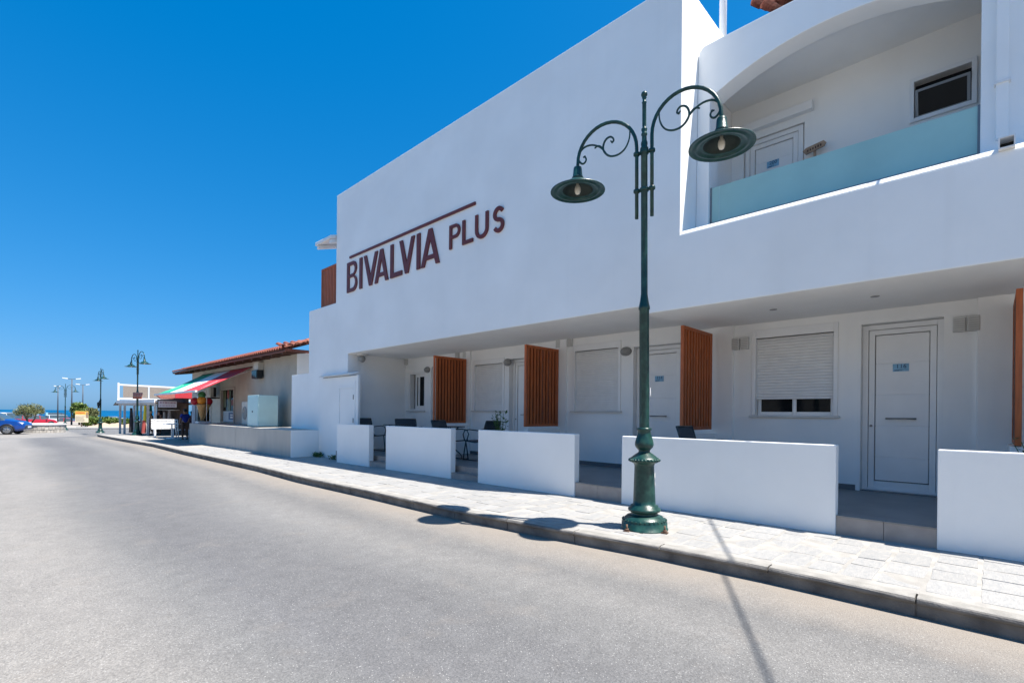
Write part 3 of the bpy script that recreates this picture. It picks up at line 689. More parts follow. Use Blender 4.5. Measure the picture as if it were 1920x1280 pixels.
# ------------------------------------------------------------------ street lamps
def lamp_arm(sgn):
    """one swan-neck arm in the x-z plane towards sgn*x"""
    e = .095 if sgn > 0 else 0.; S_ = lambda h, z: (sgn*h, 0, z+(e if z > 3.9 else 0))
    pts = [S_(.08, 3.25), S_(.08, 4.0)]+[S_(.415-.335*cos(radians(a)), 4.0+.36*sin(radians(a))) for a in range(10, 171, 10)]+[S_(.75, 3.99), S_(.752, 3.96)]
    return pts
def cv(x, y):                                                # reads the scroll drawing (left arm of the near lamp)
    h = (620-x)*.78/402; dep = 5.21+.44*h/.78; return h, EYE-.14+(777.9-(150+y/3.12))/FPX*dep
SCR1 = [(541, 285), (538, 330), (522, 378), (497, 412), (465, 433), (430, 439), (403, 426), (388, 401), (391, 369), (406, 341), (428, 327), (444, 333), (449, 348), (440, 357), (431, 350)]
SCR2 = [(412, 434), (388, 404), (360, 385), (320, 378), (278, 391), (250, 418), (236, 450), (243, 475), (262, 489), (279, 479), (285, 461), (277, 447), (266, 452)]
SCR3 = [(388, 404), (372, 386), (352, 384), (336, 398)]
def smooth(pts, k=3):
    out = []
    for i in range(len(pts)-1):
        p0, p1, p2, p3 = [Vector(pts[min(max(i+j, 0), len(pts)-1)]) for j in (-1, 0, 1, 2)]
        for s in range(k):
            u = s/k; out.append(tuple(.5*((2*p1)+(-p0+p2)*u+(2*p0-5*p1+4*p2-p3)*u*u+(-p0+3*p1-3*p2+p3)*u**3)))
    return out+[tuple(pts[-1])]
def make_lamp():
    t = thing('street_lamp', '', 'street lamp', (0, 0, 0), 0, 'green cast iron double street lamps')
    prof = [(0, 0), (.24, 0), (.24, .012), (.232, .015), (.232, .075), (.222, .085), (.225, .095), (.2, .115), (.182, .135), (.15, .145), (.137, .155), (.135, .175), (.162, .185), (.168, .2), (.163, .215), (.145, .225), (.14, .245), (.115, .252), (.113, .30), (.1, .655), (.108, .68), (.13, .69), (.148, .70), (.154, .715), (.146, .735), (.13, .745), (.1, .77), (.07, .79), (.058, .80), (.058, .815), (.07, .83), (.088, .85), (.096, .875), (.094, .9), (.08, .95), (.068, .985), (.066, 1.02), (.076, 1.03), (.076, 1.048), (.05, 1.055)]
    b = MB(); b.lathe(prof, n=32); ba = b.build('base', M_green, t, world=False)
    b = MB()
    for k in range(26): a = 2*pi*k/26; b.ball((.15*cos(a), .15*sin(a), .716), .016, n=4)
    for k in range(30): a = 2*pi*k/30; b.ball((.221*cos(a), .221*sin(a), .098), .011, n=3)
    b.build('beading', M_green, ba, world=False, kind='stuff')
    b = MB()
    for k in range(4):
        a = pi/4+k*pi/2+.35; c = Vector((.262*cos(a), .262*sin(a), 0)); b.box(c.x-.03, c.x+.03, c.y-.03, c.y+.03, .0, .012); b.tube([(c.x, c.y, .01), (c.x, c.y, .075)], .011, 6); b.tube([(c.x, c.y, .012), (c.x, c.y, .032)], .022, 6)
    b.build('anchor_bolt', mk('rusty_bolt', (.12, .07, .045), .8, .3, 40), ba, world=False, kind='stuff')
    b = MB(); b.lathe([(.05, 1.05), (.0495, 2.28), (.058, 2.29), (.058, 2.31), (.053, 2.33), (.045, 2.37), (.038, 2.42), (.0345, 2.45), (.033, 3.94), (.0425, 3.95), (.0425, 3.97), (.03, 3.99), (.034, 4.01), (.034, 4.03), (.026, 4.05), (.024, 4.1), (.031, 4.11), (.031, 4.125), (.022, 4.14), (.03, 4.16), (.03, 4.175), (.018, 4.19), (.021, 4.21), (.021, 4.44), (.026, 4.45), (.018, 4.46), (.018, 4.49), (.024, 4.5), (.02, 4.51)], n=20); po = b.build('pole', M_green, t, world=False)
    b = MB(); b.ball((0, 0, 4.535), .033, n=8); b.build('finial', M_green, po, world=False)
    for z in (3.93, 3.54):
        b = MB(); b.tube([(-.11, 0, z), (.11, 0, z)], .016, 8)
        for s in (-1, 0, 1): b.lathe([(.028 if s else .043, z-.018), (.034 if s else .048, z-.012), (.034 if s else .048, z+.012), (.028 if s else .043, z+.018)], (s*.08, 0, 0), 14)
        b.build('clamp', M_green, t, world=False)
    for s in (-1, 1):
        b = MB(); b.tube(lamp_arm(s), .0185, 12); a = b.build('arm', M_green, t, world=False)
        b = MB()
        for sc in (SCR1, SCR2, SCR3):
            p = smooth([cv(*q) for q in sc]); k = len(p)
            b.tube([(s*h, 0, z+(.095 if s > 0 else 0)) for h, z in p], [.0075+.004*sin(pi*i/(k-1)) for i in range(k)], 8)
        for q in (SCR1[-2], SCR2[-2]): h, z = cv(*q); b.ball((s*h, 0, z+(.095 if s > 0 else 0)), .013, n=5)
        b.build('scrollwork', M_green, a, world=False)
        c = (s*.752, 0, .165+(.095 if s > 0 else 0))
        b = MB()
        b.lathe([(.02, 3.80), (.042, 3.798), (.046, 3.785), (.056, 3.69), (.064, 3.685), (.064, 3.672), (.056, 3.665), (.075, 3.65), (.115, 3.635), (.15, 3.61), (.172, 3.58), (.19, 3.562), (.235, 3.553), (.245, 3.546), (.292, 3.539), (.304, 3.532), (.304, 3.525)], c, 36, 0)
        b.lathe([(.304, 3.525), (.288, 3.524), (.272, 3.531), (.252, 3.533), (.243, 3.527), (.226, 3.527), (.218, 3.536), (.190, 3.541), (.178, 3.537), (.170, 3.541)], c, 36, 0)
        b.lathe([(.170, 3.541), (.160, 3.57), (.135, 3.605), (.10, 3.625), (.05, 3.635), (.0, 3.637)], c, 36, 1)
        sh_ = b.build('lamp_shade', [M_green, M_inner], a, world=False, fixn=False)
    # peeled patches are marks of this paint: kept on the near lamp only (added below)
        b = MB(); b.lathe([(.0, 3.645), (.016, 3.64), (.016, 3.60), (.028, 3.58), (.034, 3.555), (.032, 3.525), (.022, 3.50), (.0, 3.49)], c, 16); b.build('bulb', M_bulb, a, world=False)
    return t
lamp = make_lamp()
p = G(1208, 990, PAV); lamp.location = p; lamp.rotation_euler = (Matrix.Rotation(-.0104, 3, CF) @ Matrix.Rotation(math.atan2(-.76, .18), 3, 'Z')).to_euler()   # the old post leans a little
lamp['label'] = 'tall green double armed street lamp nearest the camera, on the pavement before the low wall'
lamp2 = copy_tree(lamp); lamp2['label'] = 'green double street lamp with a small signboard, in front of the kiosk'
lamp3 = copy_tree(lamp); lamp3['label'] = 'green double street lamp at the far kerb corner with a black box strapped on'
lamp4 = copy_tree(lamp); lamp4['label'] = 'green double street lamp by the car park with both arms spread wide'
for l_, (px, py_), top, rz, off in ((lamp2, (257, 815.5), 656, math.atan2(-.76, .18), PAV), (lamp3, (188, 811), 690, math.atan2(-.76, .07), PAV)):
    q = G(px, py_, off); d = (q-C0).dot(CF); l_.location = q; s = (py_-top)/FPX*d/4.56; l_.scale = (s, s, s); l_.rotation_euler = (0, 0, rz)
q = G(122, 798, 0); q = C0+(q-C0)*.72; q.z = zg(q.y); d = (q-C0).dot(CF); s = ((768-719)/FPX*d+EYE-q.z)/4.56; lamp4.location = q; lamp4.scale = (s, s, s); lamp4.rotation_euler = (0, 0, .05)
LM = lamp.matrix_basis.copy()
# chips of bare primer on the near lamp (on the side towards the right)
b = MB()
for (z, r, hz, wa) in ((1.42, .0512, .06, .30), (.56, .106, .045, .16), (.47, .108, .03, .10), (1.72, .0512, .008, .5)):
    a0 = math.atan2(CR0.y, CR0.x)-.55; vs_ = [(0, 0, z)]; n = 9
    ring = []
    for i in range(n):
        th = 2*pi*i/n; f = random.uniform(.6, 1.); aa = a0+wa*cos(th)*f; ring.append((r*cos(aa), r*sin(aa), z+hz*sin(th)*f))
    aa = a0; b.add([(r*1.004*cos(aa), r*1.004*sin(aa), z)]+ring, [(0, i+1, (i+1) % n+1) for i in range(n)])
o = b.build('paint_chip', M_chip, None, fixn=False); o.location = LM.translation
ba = [c for c in lamp.children if c.name.startswith('base')][0]
o.parent = ba; o.matrix_parent_inverse = WM(ba).inverted()
# signboard and box on the far lamps
q = lamp2.location; s = lamp2.scale[0]; d = (q-C0).dot(CF); px_m = d/FPX
t = thing('lamp_signboard', 'small faded red and white notice board fixed to the second lamp post', 'sign', (q.x, q.y-.12, 2))
zt, zb = EYE+(769.7-735.5)*px_m, EYE+(769.7-747.5)*px_m; wx = 10.5*px_m/1.41
b = MB(); b.box(q.x-wx, q.x+wx, q.y-.11, q.y-.09, zb+(zt-zb)*.35, zt, 0); b.build('upper_panel', mk('faded_pink_board', (.40, .26, .22), .6), t)
b = MB(); b.box(q.x-wx, q.x+wx*.85, q.y-.11, q.y-.09, zb, zb+(zt-zb)*.34, 0); b.build('lower_panel', mk('orange_red_board', (.42, .10, .05), .6), t)
b = MB()
for r in range(2):
    x = q.x-wx*.9
    while x < q.x+wx*.85:
        e = random.uniform(.05, .12); b.box(x, min(x+e, q.x+wx*.9), q.y-.114, q.y-.1105, zb+(zt-zb)*(.45+.26*r), zb+(zt-zb)*(.60+.26*r)); x += e+.03
b.build('faded_print', mk('faded_red_print', (.35, .06, .05), .6), t, kind='stuff')
q = lamp3.location; d = (q-C0).dot(CF); pm = d/FPX; s = lamp3.scale[0]
b = MB(); b.box(q.x-.18, q.x-.05, q.y-.14, q.y+.02, EYE+8*pm, EYE+15*pm); b.box(q.x-.16, q.x-.06, q.y-.12, q.y, EYE+4*pm, EYE+8*pm); b.tube([(q.x-.1, q.y-.05, EYE+15*pm), (q.x-.02, q.y-.07, EYE+19*pm)], .02); tag(b.build('junction_box', M_black, bevel=.03), 'black box strapped halfway up the far corner lamp post', 'box')

# overhead cable crossing the street above the picture, and its pole
d0 = Vector((5.23, -1.01, 6.3)); dv = Vector((-1.43, -.75, 0))
b = MB(); pts = []
for i in range(21):
    u = -1.2+i*(8.4/20); p_ = d0+dv*u; p_.z = 6.3+.03*(u-1)**2*.3; pts.append(p_)
b.tube(pts, .0135, 6); tag(b.build('overhead_cable', M_wire), 'black cable spanning the street from the hotel roof', 'cable')
e = pts[-1]; b = MB(); b.tube([(e.x, e.y, -.2), (e.x, e.y, 7.2)], [.13, .09], 10); tag(b.build('utility_pole', M_bark), 'wooden utility pole across the street holding the cable', 'pole')

# ------------------------------------------------------------------ terrace furniture
def make_chair():
    t = thing('garden_chair', '', 'chair', (0, 0, 0), 0, 'dark metal garden chairs on the terraces')   # faces +x
    b = MB(); W_ = .25; prof = [(.24, .42), (.10, .405), (-.06, .39), (-.18, .40), (-.235, .46), (-.28, .60), (-.325, .75), (-.355, .835)]
    vs_ = []
    for x, z in prof: vs_ += [(x, -W_, z), (x, W_, z), (x-.012, W_, z-.012), (x-.012, -W_, z-.012)]
    fs = []
    for i in range(len(prof)-1):
        for j in range(4): fs.append((i*4+j, i*4+(j+1) % 4, (i+1)*4+(j+1) % 4, (i+1)*4+j))
    b.add(vs_, fs, 0, False); b.build('sling', M_sling, t, world=False)
    for s in (-1, 1):
        b = MB(); y = s*.265
        b.tube([(x, y, z) for x, z in prof], .013, 6); b.build('side_rail', M_metal, t, world=False)
        b = MB(); b.tube([(.18, y, .41), (.22, y, .2), (.25, y, 0)], .013, 6); b.tube([(-.2, y, .43), (-.27, y, .2), (-.33, y, 0)], .013, 6); b.tube([(.25, y, .012), (-.33, y, .012)], .010, 6); b.build('leg', M_metal, t, world=False)
        b = MB(); b.tube([(.2, y*1.06, .41), (.245, y*1.06, .55), (.20, y*1.06, .635), (.08, y*1.06, .655), (-.1, y*1.06, .645), (-.26, y*1.03, .62)], .012, 6); b.build('armrest', M_metal, t, world=False)
    b = MB(); b.tube([(-.357, -.265, .838), (-.357, .265, .838)], .013, 6); b.build('top_rail', M_metal, t, world=False)
    return t
ch = make_chair()
SPOT = [((6.62, 11.45), -1.45, 'dark garden chair seen from its side behind the first low wall'),
        ((7.05, 10.35), -pi/2-.3, 'dark garden chair back under the small dark window'),
        ((6.73, 8.30), -1.25, 'dark garden chair back in front of the farthest wooden screen'),
        ((7.2, 7.92), 1.75, 'dark garden chair beside the round table and the green plant'),
        ((6.72, 2.76), -1.53, 'dark garden chair back below the wooden screen by door 114')]
for i, ((x, y), rz, lb) in enumerate(SPOT):
    c = ch if i == 0 else copy_tree(ch)
    c.location = (x, y, FL); c.rotation_euler = (0, 0, rz); c['label'] = lb
def make_table():
    t = thing('garden_table', '', 'table', (0, 0, 0), 0, 'round metal garden tables on the terraces')
    b = MB(); b.lathe([(0, .69), (.34, .69), (.35, .70), (.34, .71), (0, .71)], n=28); b.build('table_top', M_tabglass, t, world=False)
    for k in range(4):
        a = pi/4+k*pi/2; b = MB(); b.tube([(r*cos(a), r*sin(a), z) for r, z in ((.20, .685), (.085, .62), (.075, .5), (.075, .32), (.10, .22), (.22, .12), (.27, .06), (.275, 0))], .012, 6); b.build('leg', M_metal, t, world=False)
    b = MB()
    for z, r in ((.36, .078), (.58, .085)): b.tube([(r*cos(a), r*sin(a), z) for a in np.linspace(0, 2*pi, 17)], .008, 6)
    b.build('ring', M_metal, t, world=False); return t
tb = make_table(); tb.location = (6.82, 10.55, FL); tb['label'] = 'round dark garden table mostly hidden behind the first two low walls'
t2 = copy_tree(tb); t2.location = (6.92, 8.62, FL); t2['label'] = 'round dark garden table seen in the gap right of the second low wall'
# potted plants
def leafy(name, lb, cat, base, stems, hgt, spread, nl, m, leaf=.05, pot=True, group=None):
    t = thing(name, lb, cat, base, 0, group); base = Vector(base)
    if pot:
        b = MB(); b.lathe([(0, 0), (.09, 0), (.13, .22), (.14, .22), (.14, .25), (.12, .25), (.11, .2), (0, .2)], base, 16); b.build('pot', M_terra, t)
    b = MB(); lv = MB()
    for s in range(stems):
        a = random.uniform(0, 2*pi); e = base+Vector((cos(a)*spread*random.uniform(.3, 1), sin(a)*spread*random.uniform(.3, 1), hgt*random.uniform(.75, 1))); st = base+Vector((0, 0, .18 if pot else 0)); md = (st+e)/2+Vector((0, 0, .06))
        b.tube([st, md, e], [.007, .005, .003], 5)
        for k in range(nl):
            u = random.uniform(.35, 1.05); q = st.lerp(e, u)+Vector([random.uniform(-.05, .05) for _ in range(3)]); d = Vector((random.uniform(-1, 1), random.uniform(-1, 1), random.uniform(-.3, .6))).normalized()*leaf*random.uniform(.7, 1.3); ee = d.cross(Vector((random.uniform(-.5, .5), random.uniform(-.5, .5), 1))).normalized()*leaf*.32
            lv.add([q, q+d*.5+ee, q+d, q+d*.5-ee], [(0, 1, 2, 3)])
    b.build('stem', M_bark if not pot else M_leaf, t); lv.build('foliage', m, t, fixn=False, kind='stuff')
    return t
leafy('potted_plant', 'small green potted plant above the third low wall', 'plant', (6.72, 6.80, FL), 12, 1.04, .19, 16, M_leaf, .075)
leafy('potted_plant', 'green plant low at the right edge of the picture', 'plant', (7.0, -.34, FL), 12, .80, .2, 16, M_leaf, .055)
# little wooden arrow sign on the balcony
t = thing('wooden_sign', 'little wooden pointer sign on a stake at the balcony wall', 'sign', (8.05, 1.85, 4.4))
b = MB(); b.box(8.03, 8.06, 1.83, 1.86, 3.74, 5.16); b.build('stake', mk('pale_driftwood', (.36, .25, .17), .8, .2, 10), t)
b = MB(); b.loops([[(1.99, 5.11), (1.95, 5.055), (1.72, 5.10), (1.70, 5.145), (1.73, 5.18), (1.95, 5.145)]], F(8.005), F(8.028)); wb = b.build('board', MATS['pale_driftwood'], t)
b = MB()
for k in range(6): b.box(8.001, 8.0045, 1.755+k*.032, 1.772+k*.032, 5.112-k*.006, 5.142-k*.006)
b.build('worn_lettering', M_darkwood, wb, kind='stuff')

# ------------------------------------------------------------------ tan shop next door (local frame: s along the street, d inwards)
SO = Vector((5.56, 13.85, 0)); SA = Vector((-.005, 1, 0)).normalized(); SN = Vector((SA.y, -SA.x, 0))
def P(s, d, z): return SO+SA*s+SN*d+Vector((0, 0, z))
def shp(x, y, d):
    r = ray(x, y); o = SO+SN*d; t = (o-C0).dot(SN)/r.dot(SN); q = C0+t*r; return (q-SO).dot(SA), q.z
def sbox(mb, s0, s1, d0, d1, z0, z1, mi=0): return mb.obox(P(s0, d0, z0), SA*(s1-s0), SN*(d1-d0), Vector((0, 0, z1-z0)), mi)
ZB = shp(547, 806.5, 0)[1]; SE = shp(355, 812, 0)[0]
t = thing('front_wall', 'low beige painted wall in front of the tan ice cream shop', 'low wall', P(4, 0, 0))
b = MB(); sbox(b, 0, SE*.44, 0, 1.26, -.5, ZB); sbox(b, SE*.44+.01, SE, 0, 1.26, -.5, ZB-.004); b.build('wall', M_beige, t, bevel=.012)
b = MB(); sbox(b, -.02, -.004, .003, 1.4, -.3, ZB-.002); b.build('white_end', M_white, t)
shop = thing('shop_building', 'tan single storey ice cream shop with terracotta tiled roof', 'building', P(8, 4, 0))
s_r = shp(557, 655, 1.3)[0]; ZE = shp(544, 654, .7)[1]; s_l = shp(327, 700, .7)[0]
S = lambda x, d=1.3: shp(x, 760, d)[0]
wa, wb_ = S(441), S(415); da, db = S(397), S(372)
def swall(s0, s1, z0, z1, holes, m, nm):
    ss = sorted({s0, s1, *[q for h in holes for q in h[:2]]}); zs = sorted({z0, z1, *[q for h in holes for q in h[2:]]}); b = MB()
    for a, c in zip(ss, ss[1:]):
        for e, f in zip(zs, zs[1:]):
            if any(h[0] <= (a+c)/2 <= h[1] and h[2] <= (e+f)/2 <= h[3] for h in holes): continue
            sbox(b, a, c, 1.3, 1.55, e, f)
    return b.build(nm, m, shop)
zw0, zw1 = shp(430, 793, 1.3)[1], shp(430, 727, 1.3)[1]
swall(s_r, s_l-.8, -.4, ZE+.12, [(wa, wb_, zw0, zw1), (da, db, ZB-.1, shp(385, 742, 1.3)[1])], M_tan, 'street_wall')
b = MB(); sbox(b, s_r-.015, s_r+.2, 1.302, 7, -.4, ZE+.1); b.build('side_wall', M_white, shop)
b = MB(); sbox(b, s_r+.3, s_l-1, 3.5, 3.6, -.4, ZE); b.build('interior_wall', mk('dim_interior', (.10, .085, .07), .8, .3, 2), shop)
b = MB(); sbox(b, s_r+.2, s_l-.9, 1.4, 3.6, ZE-.1, ZE+.0); b.build('ceiling', M_tan, shop)
b = MB(); sbox(b, s_l-1, s_l-.82, 1.4, 6, -.4, ZE); b.build('far_wall', mk('rust_render', (.2, .11, .07), .8, .3, 6), shop)
# roof
pitch = Vector((0, 0, .36))
rs = s_r-.75
def rp_(s, q, up=0.): return P(s, .62+q, ZE+.02+q*.36+up)
rf = MB(); rf.add([rp_(rs, 0, -.03), rp_(s_l, 0, -.03), rp_(s_l, 4.2, -.03), rp_(rs, 4.2, -.03), rp_(rs, 0, -.06), rp_(s_l, 0, -.06), rp_(s_l, 4.2, -.06), rp_(rs, 4.2, -.06)], [(0, 1, 2, 3), (4, 5, 6, 7), (0, 1, 5, 4), (1, 2, 6, 5), (2, 3, 7, 6), (3, 0, 4, 7)])
roof = rf.build('roof', M_darkwood, shop)
b = MB(); n = int((s_l-rs)/.2)
for i in range(n):
    for row in range(5):
        o = rp_(rs+.1+i*.2, row*.4-.06, .012*(row > 0)); dr = (SN+pitch).normalized(); ac = SA
        for rr, q in ((.088, 0), (.07, 0)):
            pass
        vs_ = []
        N_ = 6
        for q, sc in ((0, 1), (.46, .86)):
            for th in (0, .02):
                for k in range(N_+1):
                    a = pi*k/N_; r_ = (.078+th)*sc; vs_.append(o+dr*q+ac*cos(a)*r_+Vector((0, 0, sin(a)*r_*.75)))
        M_ = N_+1; fs = []
        for k in range(N_): fs += [(k, k+1, 2*M_+k+1, 2*M_+k), (M_+k, 3*M_+k, 3*M_+k+1, M_+k+1), (k, M_+k, M_+k+1, k+1)]
        b.add(vs_, fs)
b.build('roof_tile_field', M_terra, roof, kind='stuff', fixn=False)
for i in range(9):                                          # verge tiles at the near end, big enough to tell apart
    barrel(rp_(rs-.05, i*.36-.08, .05), (SN+pitch), SA, .10, .44, parent=roof)
    if i < 6: barrel(P(rs-.02-.13, .5+i*.22, ZE+.05+i*.05), SA*.9+Vector((0, 0, .25)), SN, .085, .4, parent=roof)
b = MB(); sbox(b, rs, s_l, .63, .66, ZE-.07, ZE+.0); sbox(b, rs-.02, rs-.0, .6, 4, ZE-.06, ZE+.03); b.build('fascia', M_fascia, roof)
for i in range(16):
    s = rs+.35+i*(s_l-rs-.6)/15; b = MB(); b.obox(P(s, .68, ZE-.13), SA*.09, SN*.75+pitch*.3, (0, 0, .1)); b.build('rafter', M_darkwood, roof)
b = MB(); sbox(b, rs+.1, s_l-.2, .66, 1.3, ZE-.025, ZE-.005); b.build('eave_board', M_darkwood, roof)
# window with posters, door
b = MB(); sbox(b, wa, wa+.08, 1.25, 1.4, zw0, zw1); sbox(b, wb_-.08, wb_, 1.25, 1.4, zw0, zw1); sbox(b, wa+.08, wb_-.08, 1.251, 1.4, zw1-.08, zw1); sbox(b, wa+.08, wb_-.08, 1.251, 1.4, zw0, zw0+.06); win = b.build('window', M_tan, shop)
b = MB(); sbox(b, wa+.07, wb_-.07, 1.36, 1.37, zw0+.05, zw1-.07); b.build('pane', M_glassdark, win)
hW = wb_-wa; hZ = zw1-zw0
b = MB(); sbox(b, wa+.1, wb_-.12, 1.345, 1.35, zw0+.06, zw0+hZ*.34); b.build('poster', mk('pale_blue_poster', (.50, .62, .70), .5), win)
b = MB(); sbox(b, wa+hW*.16, wa+hW*.52, 1.335, 1.34, zw0+hZ*.10, zw0+hZ*.30, 0); sbox(b, wa+hW*.22, wa+hW*.40, 1.329, 1.334, zw0+hZ*.14, zw0+hZ*.19, 1); sbox(b, wa+hW*.22, wa+hW*.40, 1.329, 1.334, zw0+hZ*.215, zw0+hZ*.255, 1); b.build('poster_emblem', [mk('poster_blue', (.03, .12, .28), .5), M_platew], win)
b = MB(); sbox(b, wa+hW*.42, wa+hW*.62, 1.345, 1.35, zw0+hZ*.36, zw1-.12, 0); sbox(b, wa+hW*.74, wb_-.1, 1.345, 1.35, zw0+hZ*.45, zw1-.1, 1); sbox(b, wa+.12, wa+hW*.36, 1.345, 1.35, zw0+hZ*.5, zw0+hZ*.66, 2); b.build('window_sticker', [mk('sage_print', (.16, .24, .18), .5), mk('olive_print', (.10, .11, .04), .5), mk('dull_red_print', (.2, .05, .04), .5)], win)
b = MB(); b.ball(P(wa+hW*.55, 1.33, zw0+hZ*.82), .16, n=7, sq=(.15, .9, 1.3)); b.build('red_sticker', mk('rust_red_print', (.27, .06, .05), .5), win)
b = MB(); sbox(b, wa-.06, wb_+.06, 1.15, 1.3, zw0-.06, zw0-.01); b.build('sill', mk('terracotta_sill', (.28, .2, .15), .7), win)
zd = shp(385, 742, 1.3)[1]
b = MB(); sbox(b, da, da+.09, 1.24, 1.4, ZB-.1, zd); sbox(b, db-.09, db, 1.24, 1.4, ZB-.1, zd); sbox(b, da+.09, db-.09, 1.241, 1.4, zd-.08, zd); dr = b.build('door', M_wmetal, shop)
b = MB(); sbox(b, da+.12, da+.9, 1.45, 1.5, -.3, zd-.08); b.build('green_leaf', mk('dark_green_door', (.01, .07, .04), .4), dr)
b = MB(); sbox(b, db-.7, db-.1, 1.0, 1.05, -.3, zd-.08); b.build('open_leaf', mk('pale_blue_door', (.33, .38, .45), .5), dr)
b = MB(); sbox(b, wb_+.1, da-.05, 1.284, 1.298, ZB-.2, zw1+.15); b.build('pilaster', M_acw, shop)
# awning
t = thing('awning', 'striped green white and red awning projecting from the tan shop', 'awning', P(9, .5, 2.5))
sa0 = shp(367, 733, -.6)[0]; sa1 = shp(291, 741, -.6)[0]; zf = shp(367, 733, -.6)[1]; zt = shp(484, 686, 1.25)[1]
def aw(s, q, up=0.): return P(s, 1.25-1.85*q, zt+(zf-zt)*q-.04*sin(pi*q)+up)
cuts = [sa0, sa0+(sa1-sa0)*.36, sa0+(sa1-sa0)*.68, sa1]
for (a, c), m, nm in zip(zip(cuts, cuts[1:]), (M_awr, M_aww, M_awg), ('red_stripe', 'white_stripe', 'green_stripe')):
    b = MB(); vs_ = []
    for i in range(9):
        for u in (0, -.012): vs_ += [aw(a, i/8, u), aw(c, i/8, u)]
    fs = []
    for i in range(8):
        k = i*4; fs += [(k, k+1, k+5, k+4), (k+2, k+6, k+7, k+3), (k, k+4, k+6, k+2), (k+1, k+3, k+7, k+5)]
    fs += [(0, 2, 3, 1), (32, 33, 35, 34)]; b.add(vs_, fs); b.build(nm, m, t)
b = MB(); b.bar(aw(sa0-.05, 1), aw(sa1+.05, 1), .07, .07); b.build('front_rail', M_wmetal, t)
b = MB(); b.tube([P(sa0-.05, 1.27, zt-.0), P(sa1+.05, 1.27, zt-.0)], .03, 10); b.build('roller', M_darkwood, t)
for s in (sa0+.25, sa1-.25):
    b = MB(); b.tube([P(s, 1.28, zt-.12), P(s+(.5 if s < sa0+1 else -.5), .35, zt-.55), aw(s, .98, -.03)], .022, 8); b.build('arm', M_wmetal, t)
# things on the shop front
t = thing('utility_cabinet', 'mint green metal cabinet standing on the beige wall', 'cabinet', P(2.6, .6, ZB))
c0, c1 = shp(484, 770, .3)[0], shp(464, 770, .3)[0]; zc = shp(484, 740, .3)[1]
b = MB(); sbox(b, c0, c1, .3, .93, ZB+.02, zc); cb = b.build('body', M_cab, t, bevel=.02, seg=3)
b = MB(); sbox(b, c0+.03, c1-.03, .292, .31, ZB+.06, zc-.05); b.build('door', M_cab, t, bevel=.004, seg=1)
b = MB(); q = P(c0+(c1-c0)*.5, .28, (ZB+zc)/2-.02); b.tube([q, q+SN*.03], .03, 10); b.build('knob', M_black, t)
t = thing('condenser_unit', 'grey air conditioner with round fan standing left of the mint cabinet', 'air conditioner', P(5, .7, ZB))
a0, a1 = shp(466, 775, .75)[0], shp(453, 775, .75)[0]; za = shp(459, 753, .75)[1]
b = MB(); sbox(b, a0, a1, .75, 1.1, ZB+.03, za); b.build('body', M_acw, t, bevel=.015)
b = MB(); c_ = P((a0+a1)/2+.03, .742, ZB+(za-ZB)*.52); R_ = Matrix((SA, Vector((0, 0, 1)), -SN)).transposed(); b.lathe([(0, .0), (.20, .0), (.23, .012), (.25, 0)], c_, 24, axis=R_); b.build('fan_grille', M_grey, t)
b = MB()
for r in (.06, .11, .16, .21): b.tube([c_-SN*.015+SA*r*cos(a)+Vector((0, 0, r*sin(a))) for a in np.linspace(0, 2*pi, 20)], .006, 5)
b.build('grille_ring', M_acw, t)
t = thing('air_conditioner', 'cream wall mounted air conditioner under the awning', 'air conditioner', P(9.9, 1, 2.2))
a0, a1 = shp(394.5, 735, .9)[0], shp(386, 735, .9)[0]; z0, z1 = shp(402, 744, .9)[1], shp(402, 724, .9)[1]
b = MB(); sbox(b, a0, a1, .9, 1.14, z0, z1); b.build('body', M_acw, t, bevel=.012)
b = MB(); sbox(b, a0-.012, a0+.002, 1.02, 1.13, z0+.03, z1-.03); b.build('side_coil', M_black, t)
b = MB(); c_ = P((a0+a1)/2, .894, (z0+z1)/2); b.lathe([(0, .0), (.15, .0), (.17, .012), (.185, 0)], c_, 20, axis=R_); b.build('fan_grille', M_vent, t)
b = MB(); sbox(b, a0+.05, a0+.09, .95, 1.29, z0-.05, z0); sbox(b, a1-.09, a1-.05, .95, 1.29, z0-.05, z0); b.build('bracket', M_black, t)
t = thing('floodlight', 'black floodlight hanging under the tiled eave on the tan wall', 'floodlight', P(6, 1, 2.7))
a0, a1 = shp(482, 700, 1.05)[0], shp(472, 700, 1.05)[0]; z0, z1 = shp(480, 709, 1.05)[1], shp(480, 693, 1.05)[1]
b = MB(); sbox(b, a0, a1, 1.05, 1.25, z0, z1); b.build('housing', M_black, t, bevel=.01)
b = MB(); sbox(b, a0+.03, a1-.03, 1.035, 1.05, z0+.03, z1-.03); b.build('lens', mk('dark_green_lens', (.02, .05, .045), .2), t)
b = MB(); sbox(b, a0+.05, a1-.05, 1.1, 1.3, z1, z1+.28); b.build('bracket', M_acw, t)
